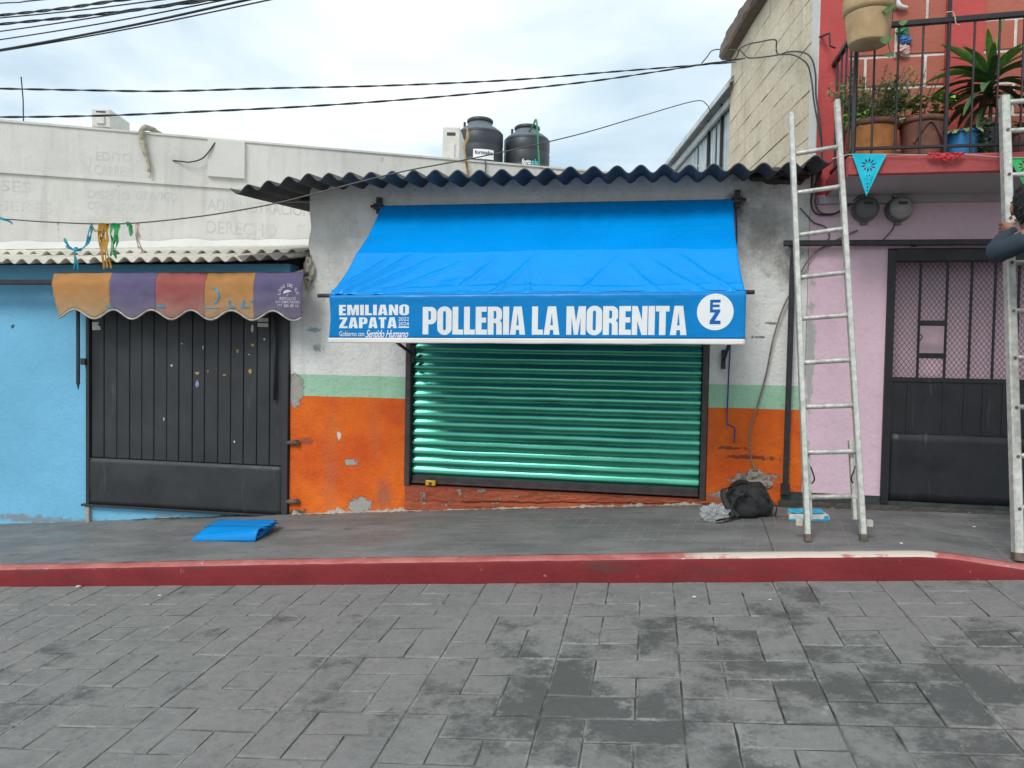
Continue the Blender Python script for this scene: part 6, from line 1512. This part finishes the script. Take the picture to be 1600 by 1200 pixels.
# left hand holds the left rail, seen just left of it
hl = hand_c+V((-.012, -.035, 0)); wl_ = limb_arm(-1, hl); wr2 = limb_arm(1, hand_r+V((.012, -.035, 0)))
def hand(wrist_i, rail_p, s_):
    w_ = sk_v[wrist_i]; palm = sv_(rail_p+V((s_*.030, -.045, .0)), .026, wrist_i)
    for k, (L, r_) in enumerate(((.062, .0095), (.07, .010), (.066, .0095), (.052, .008))):
        z = .032-.021*k; kn = sv_(rail_p+V((s_*.040, -.030, z)), r_*1.15, palm); a1 = sv_(rail_p+V((s_*.043, .012, z)), r_, kn); a2 = sv_(rail_p+V((s_*.020, .046, z-.002)), r_*.95, a1); sv_(rail_p+V((-s_*(L*.35-.01), .048, z-.004)), r_*.85, a2)
    th1 = sv_(rail_p+V((s_*.008, -.056, .020)), .011, palm); sv_(rail_p+V((-s_*.022, -.05, .038)), .009, th1)
hand(wl_, hand_c+V((0, -.0, 0)), -1); hand(wr2, hand_r, 1)
for s_, rungy in ((-1, 712), (1, 712)):
    f_ = bl2.lerp(tl2, t_for(bl2, tl2, 0, rungy)); ft = V((mid+s_*.095, f_.y-.03, f_.z+.055))
    hp_ = sv_((mid+s_*.10, hy, hipz-.06), .098, pel); kn = sv_((mid+s_*.125, hy+.07, (hipz+ft.z)/2+.02), .064, hp_); cf = sv_((mid+s_*.115, hy+.05, (hipz+ft.z)/2-.13), .056, kn)
    an = sv_((ft.x, ft.y-.07, ft.z+.02), .040, cf); he = sv_((ft.x, ft.y-.09, ft.z-.015), .036, an); sv_((ft.x, ft.y+.04, ft.z-.012), .036, an) and None; sv_((ft.x+s_*.012, ft.y+.12, ft.z-.018), .028, len(sk_v)-1)
me = bpy.data.meshes.new('skel'); me.from_pydata(sk_v, sk_e, []); so_k = bpy.data.objects.new('skel', me); COL.objects.link(so_k)
sm = so_k.modifiers.new('skin', 'SKIN'); 
for i, r_ in enumerate(sk_r):
    me.skin_vertices[0].data[i].radius = (r_, r_); me.skin_vertices[0].data[i].use_root = (i == 0)
so_k.modifiers.new('sub', 'SUBSURF').levels = 2
dg = bpy.context.evaluated_depsgraph_get(); body_me = bpy.data.meshes.new_from_object(so_k.evaluated_get(dg)); bpy.data.objects.remove(so_k)
pers = thing('person', (mid, footY, fzz), 'person in slate shirt climbing the ladder at the right edge', 'person')
body_me.name = 'body'; body_me.materials.clear()
for m in ('skin', 'shirt', 'trousers', 'shoe'): body_me.materials.append(M[m])
wpos = [sk_v[wl_], sk_v[wr2]]
for p in body_me.polygons:
    c_ = p.center; p.use_smooth = True
    near_hand = any((c_-w_).length < .13 and c_.y > w_.y-.002 for w_ in wpos)
    if near_hand: p.material_index = 0
    elif c_.z > sk_v[nk].z-.02 and math.hypot(c_.x-hz.x-.01, c_.y-hz.y) < .125 and c_.z > sk_v[nk].z+.0-.6*(.09-math.hypot(c_.x-sk_v[nk].x, c_.y-sk_v[nk].y)): p.material_index = 0
    elif c_.z > hipz-.01: p.material_index = 1
    elif c_.z > fzz+.09: p.material_index = 2
    else: p.material_index = 3
for p in body_me.polygons:
    if p.material_index in (1, 2):
        for vi in p.vertices: body_me.vertices[vi].select = True
    else:
        for vi in p.vertices: body_me.vertices[vi].hide = True
for v in body_me.vertices:
    if v.select and not v.hide: v.co += v.normal*(.010*fbm(v.co.x, v.co.y, v.co.z, 9)+.006*fbm(v.co.x, v.co.y, v.co.z, 22))
    v.select = False; v.hide = False
for v in body_me.vertices: v.co -= ORG[pers]
bo = bpy.data.objects.new('body', body_me); COL.objects.link(bo); bo.parent = pers; ORG[bo] = ORG[pers]
mb = MB(); hc = hz+V((0, -.012, .02))
def hairf(u, v):
    a = 2*math.pi*u; b = math.pi*(v-.5); d = V((math.cos(a)*math.cos(b), math.sin(a)*math.cos(b), math.sin(b)))
    k = 1+.10*fbm(d.x, d.y, d.z, 4)+.05*fbm(d.x, d.y, d.z, 14); front = max(0, d.y)
    return hc+V((d.x*0.112*k, d.y*(.125-.05*front)*k-.01, d.z*.135*k+(.03 if d.y > .2 and d.z < 0 else 0)-.0))
mb.grid(hairf, 44, 28)
rr = random.Random(6)
for _ in range(500):
    d = V((rr.gauss(0, 1), rr.gauss(-.35, 1), rr.gauss(.1, 1))).normalized(); p = hc+V((d.x*.11, d.y*.115-.01, d.z*.132)); t_ = (V((-d.z*d.x, -d.z*d.y, 1-d.z*d.z))*-1+d*.35+V((rr.gauss(0, .4), rr.gauss(0, .4), 0))).normalized()
    if d.y > .45 and d.z < .3: continue
    s_ = t_.cross(d).normalized()*.004; mb.add([p-s_, p+s_, p+t_*rr.uniform(.02, .045)], [(0, 1, 2)])
mb.build('hair', 'hair', pers, smooth=True)
# face, mostly turned to the wall
fc = hz+V((0, .085, .0)); mb = MB(); mb.tube([fc+V((0, .0, .015)), fc+V((0, .03, -.02)), fc+V((0, .012, -.032))], [.012, .016, .012], 8); mb.build('nose', 'skin', pers, smooth=True)
for s_ in (-1, 1):
    mb = MB(); mb.lathe([(.004, .0), (.011, .004), (.012, .010), (.004, .014)], fc+V((s_*.033, .0, .012)), 10, axis='Y'); mb.build('eye', 'white_ceramic', pers, smooth=True)
    mb = MB(); e_ = hz+V((s_*.100, .0, -.01)); mb.tube(smooth_pts([e_+V((0, .01, .03)), e_+V((s_*.014, -.012, .02)), e_+V((s_*.012, -.01, -.012)), e_+V((0, .008, -.03))], 4), .009, 8); mb.build('ear', 'skin', pers, smooth=True)
mb = MB(); mb.tube([fc+V((-.025, .0, -.055)), fc+V((0, .01, -.056)), fc+V((.025, .0, -.055))], [.004, .008, .004], 8); mb.build('mouth', 'browncl', pers, smooth=True)
nkp = sk_v[nk]; mb = MB(); mb.lathe([(.078, nkp.z-.045), (.074, nkp.z-.018), (.068, nkp.z-.016), (.066, nkp.z-.04)], (nkp.x+.0, nkp.y-.01, 0), 24); mb.build('collar', 'collar', pers, smooth=True)
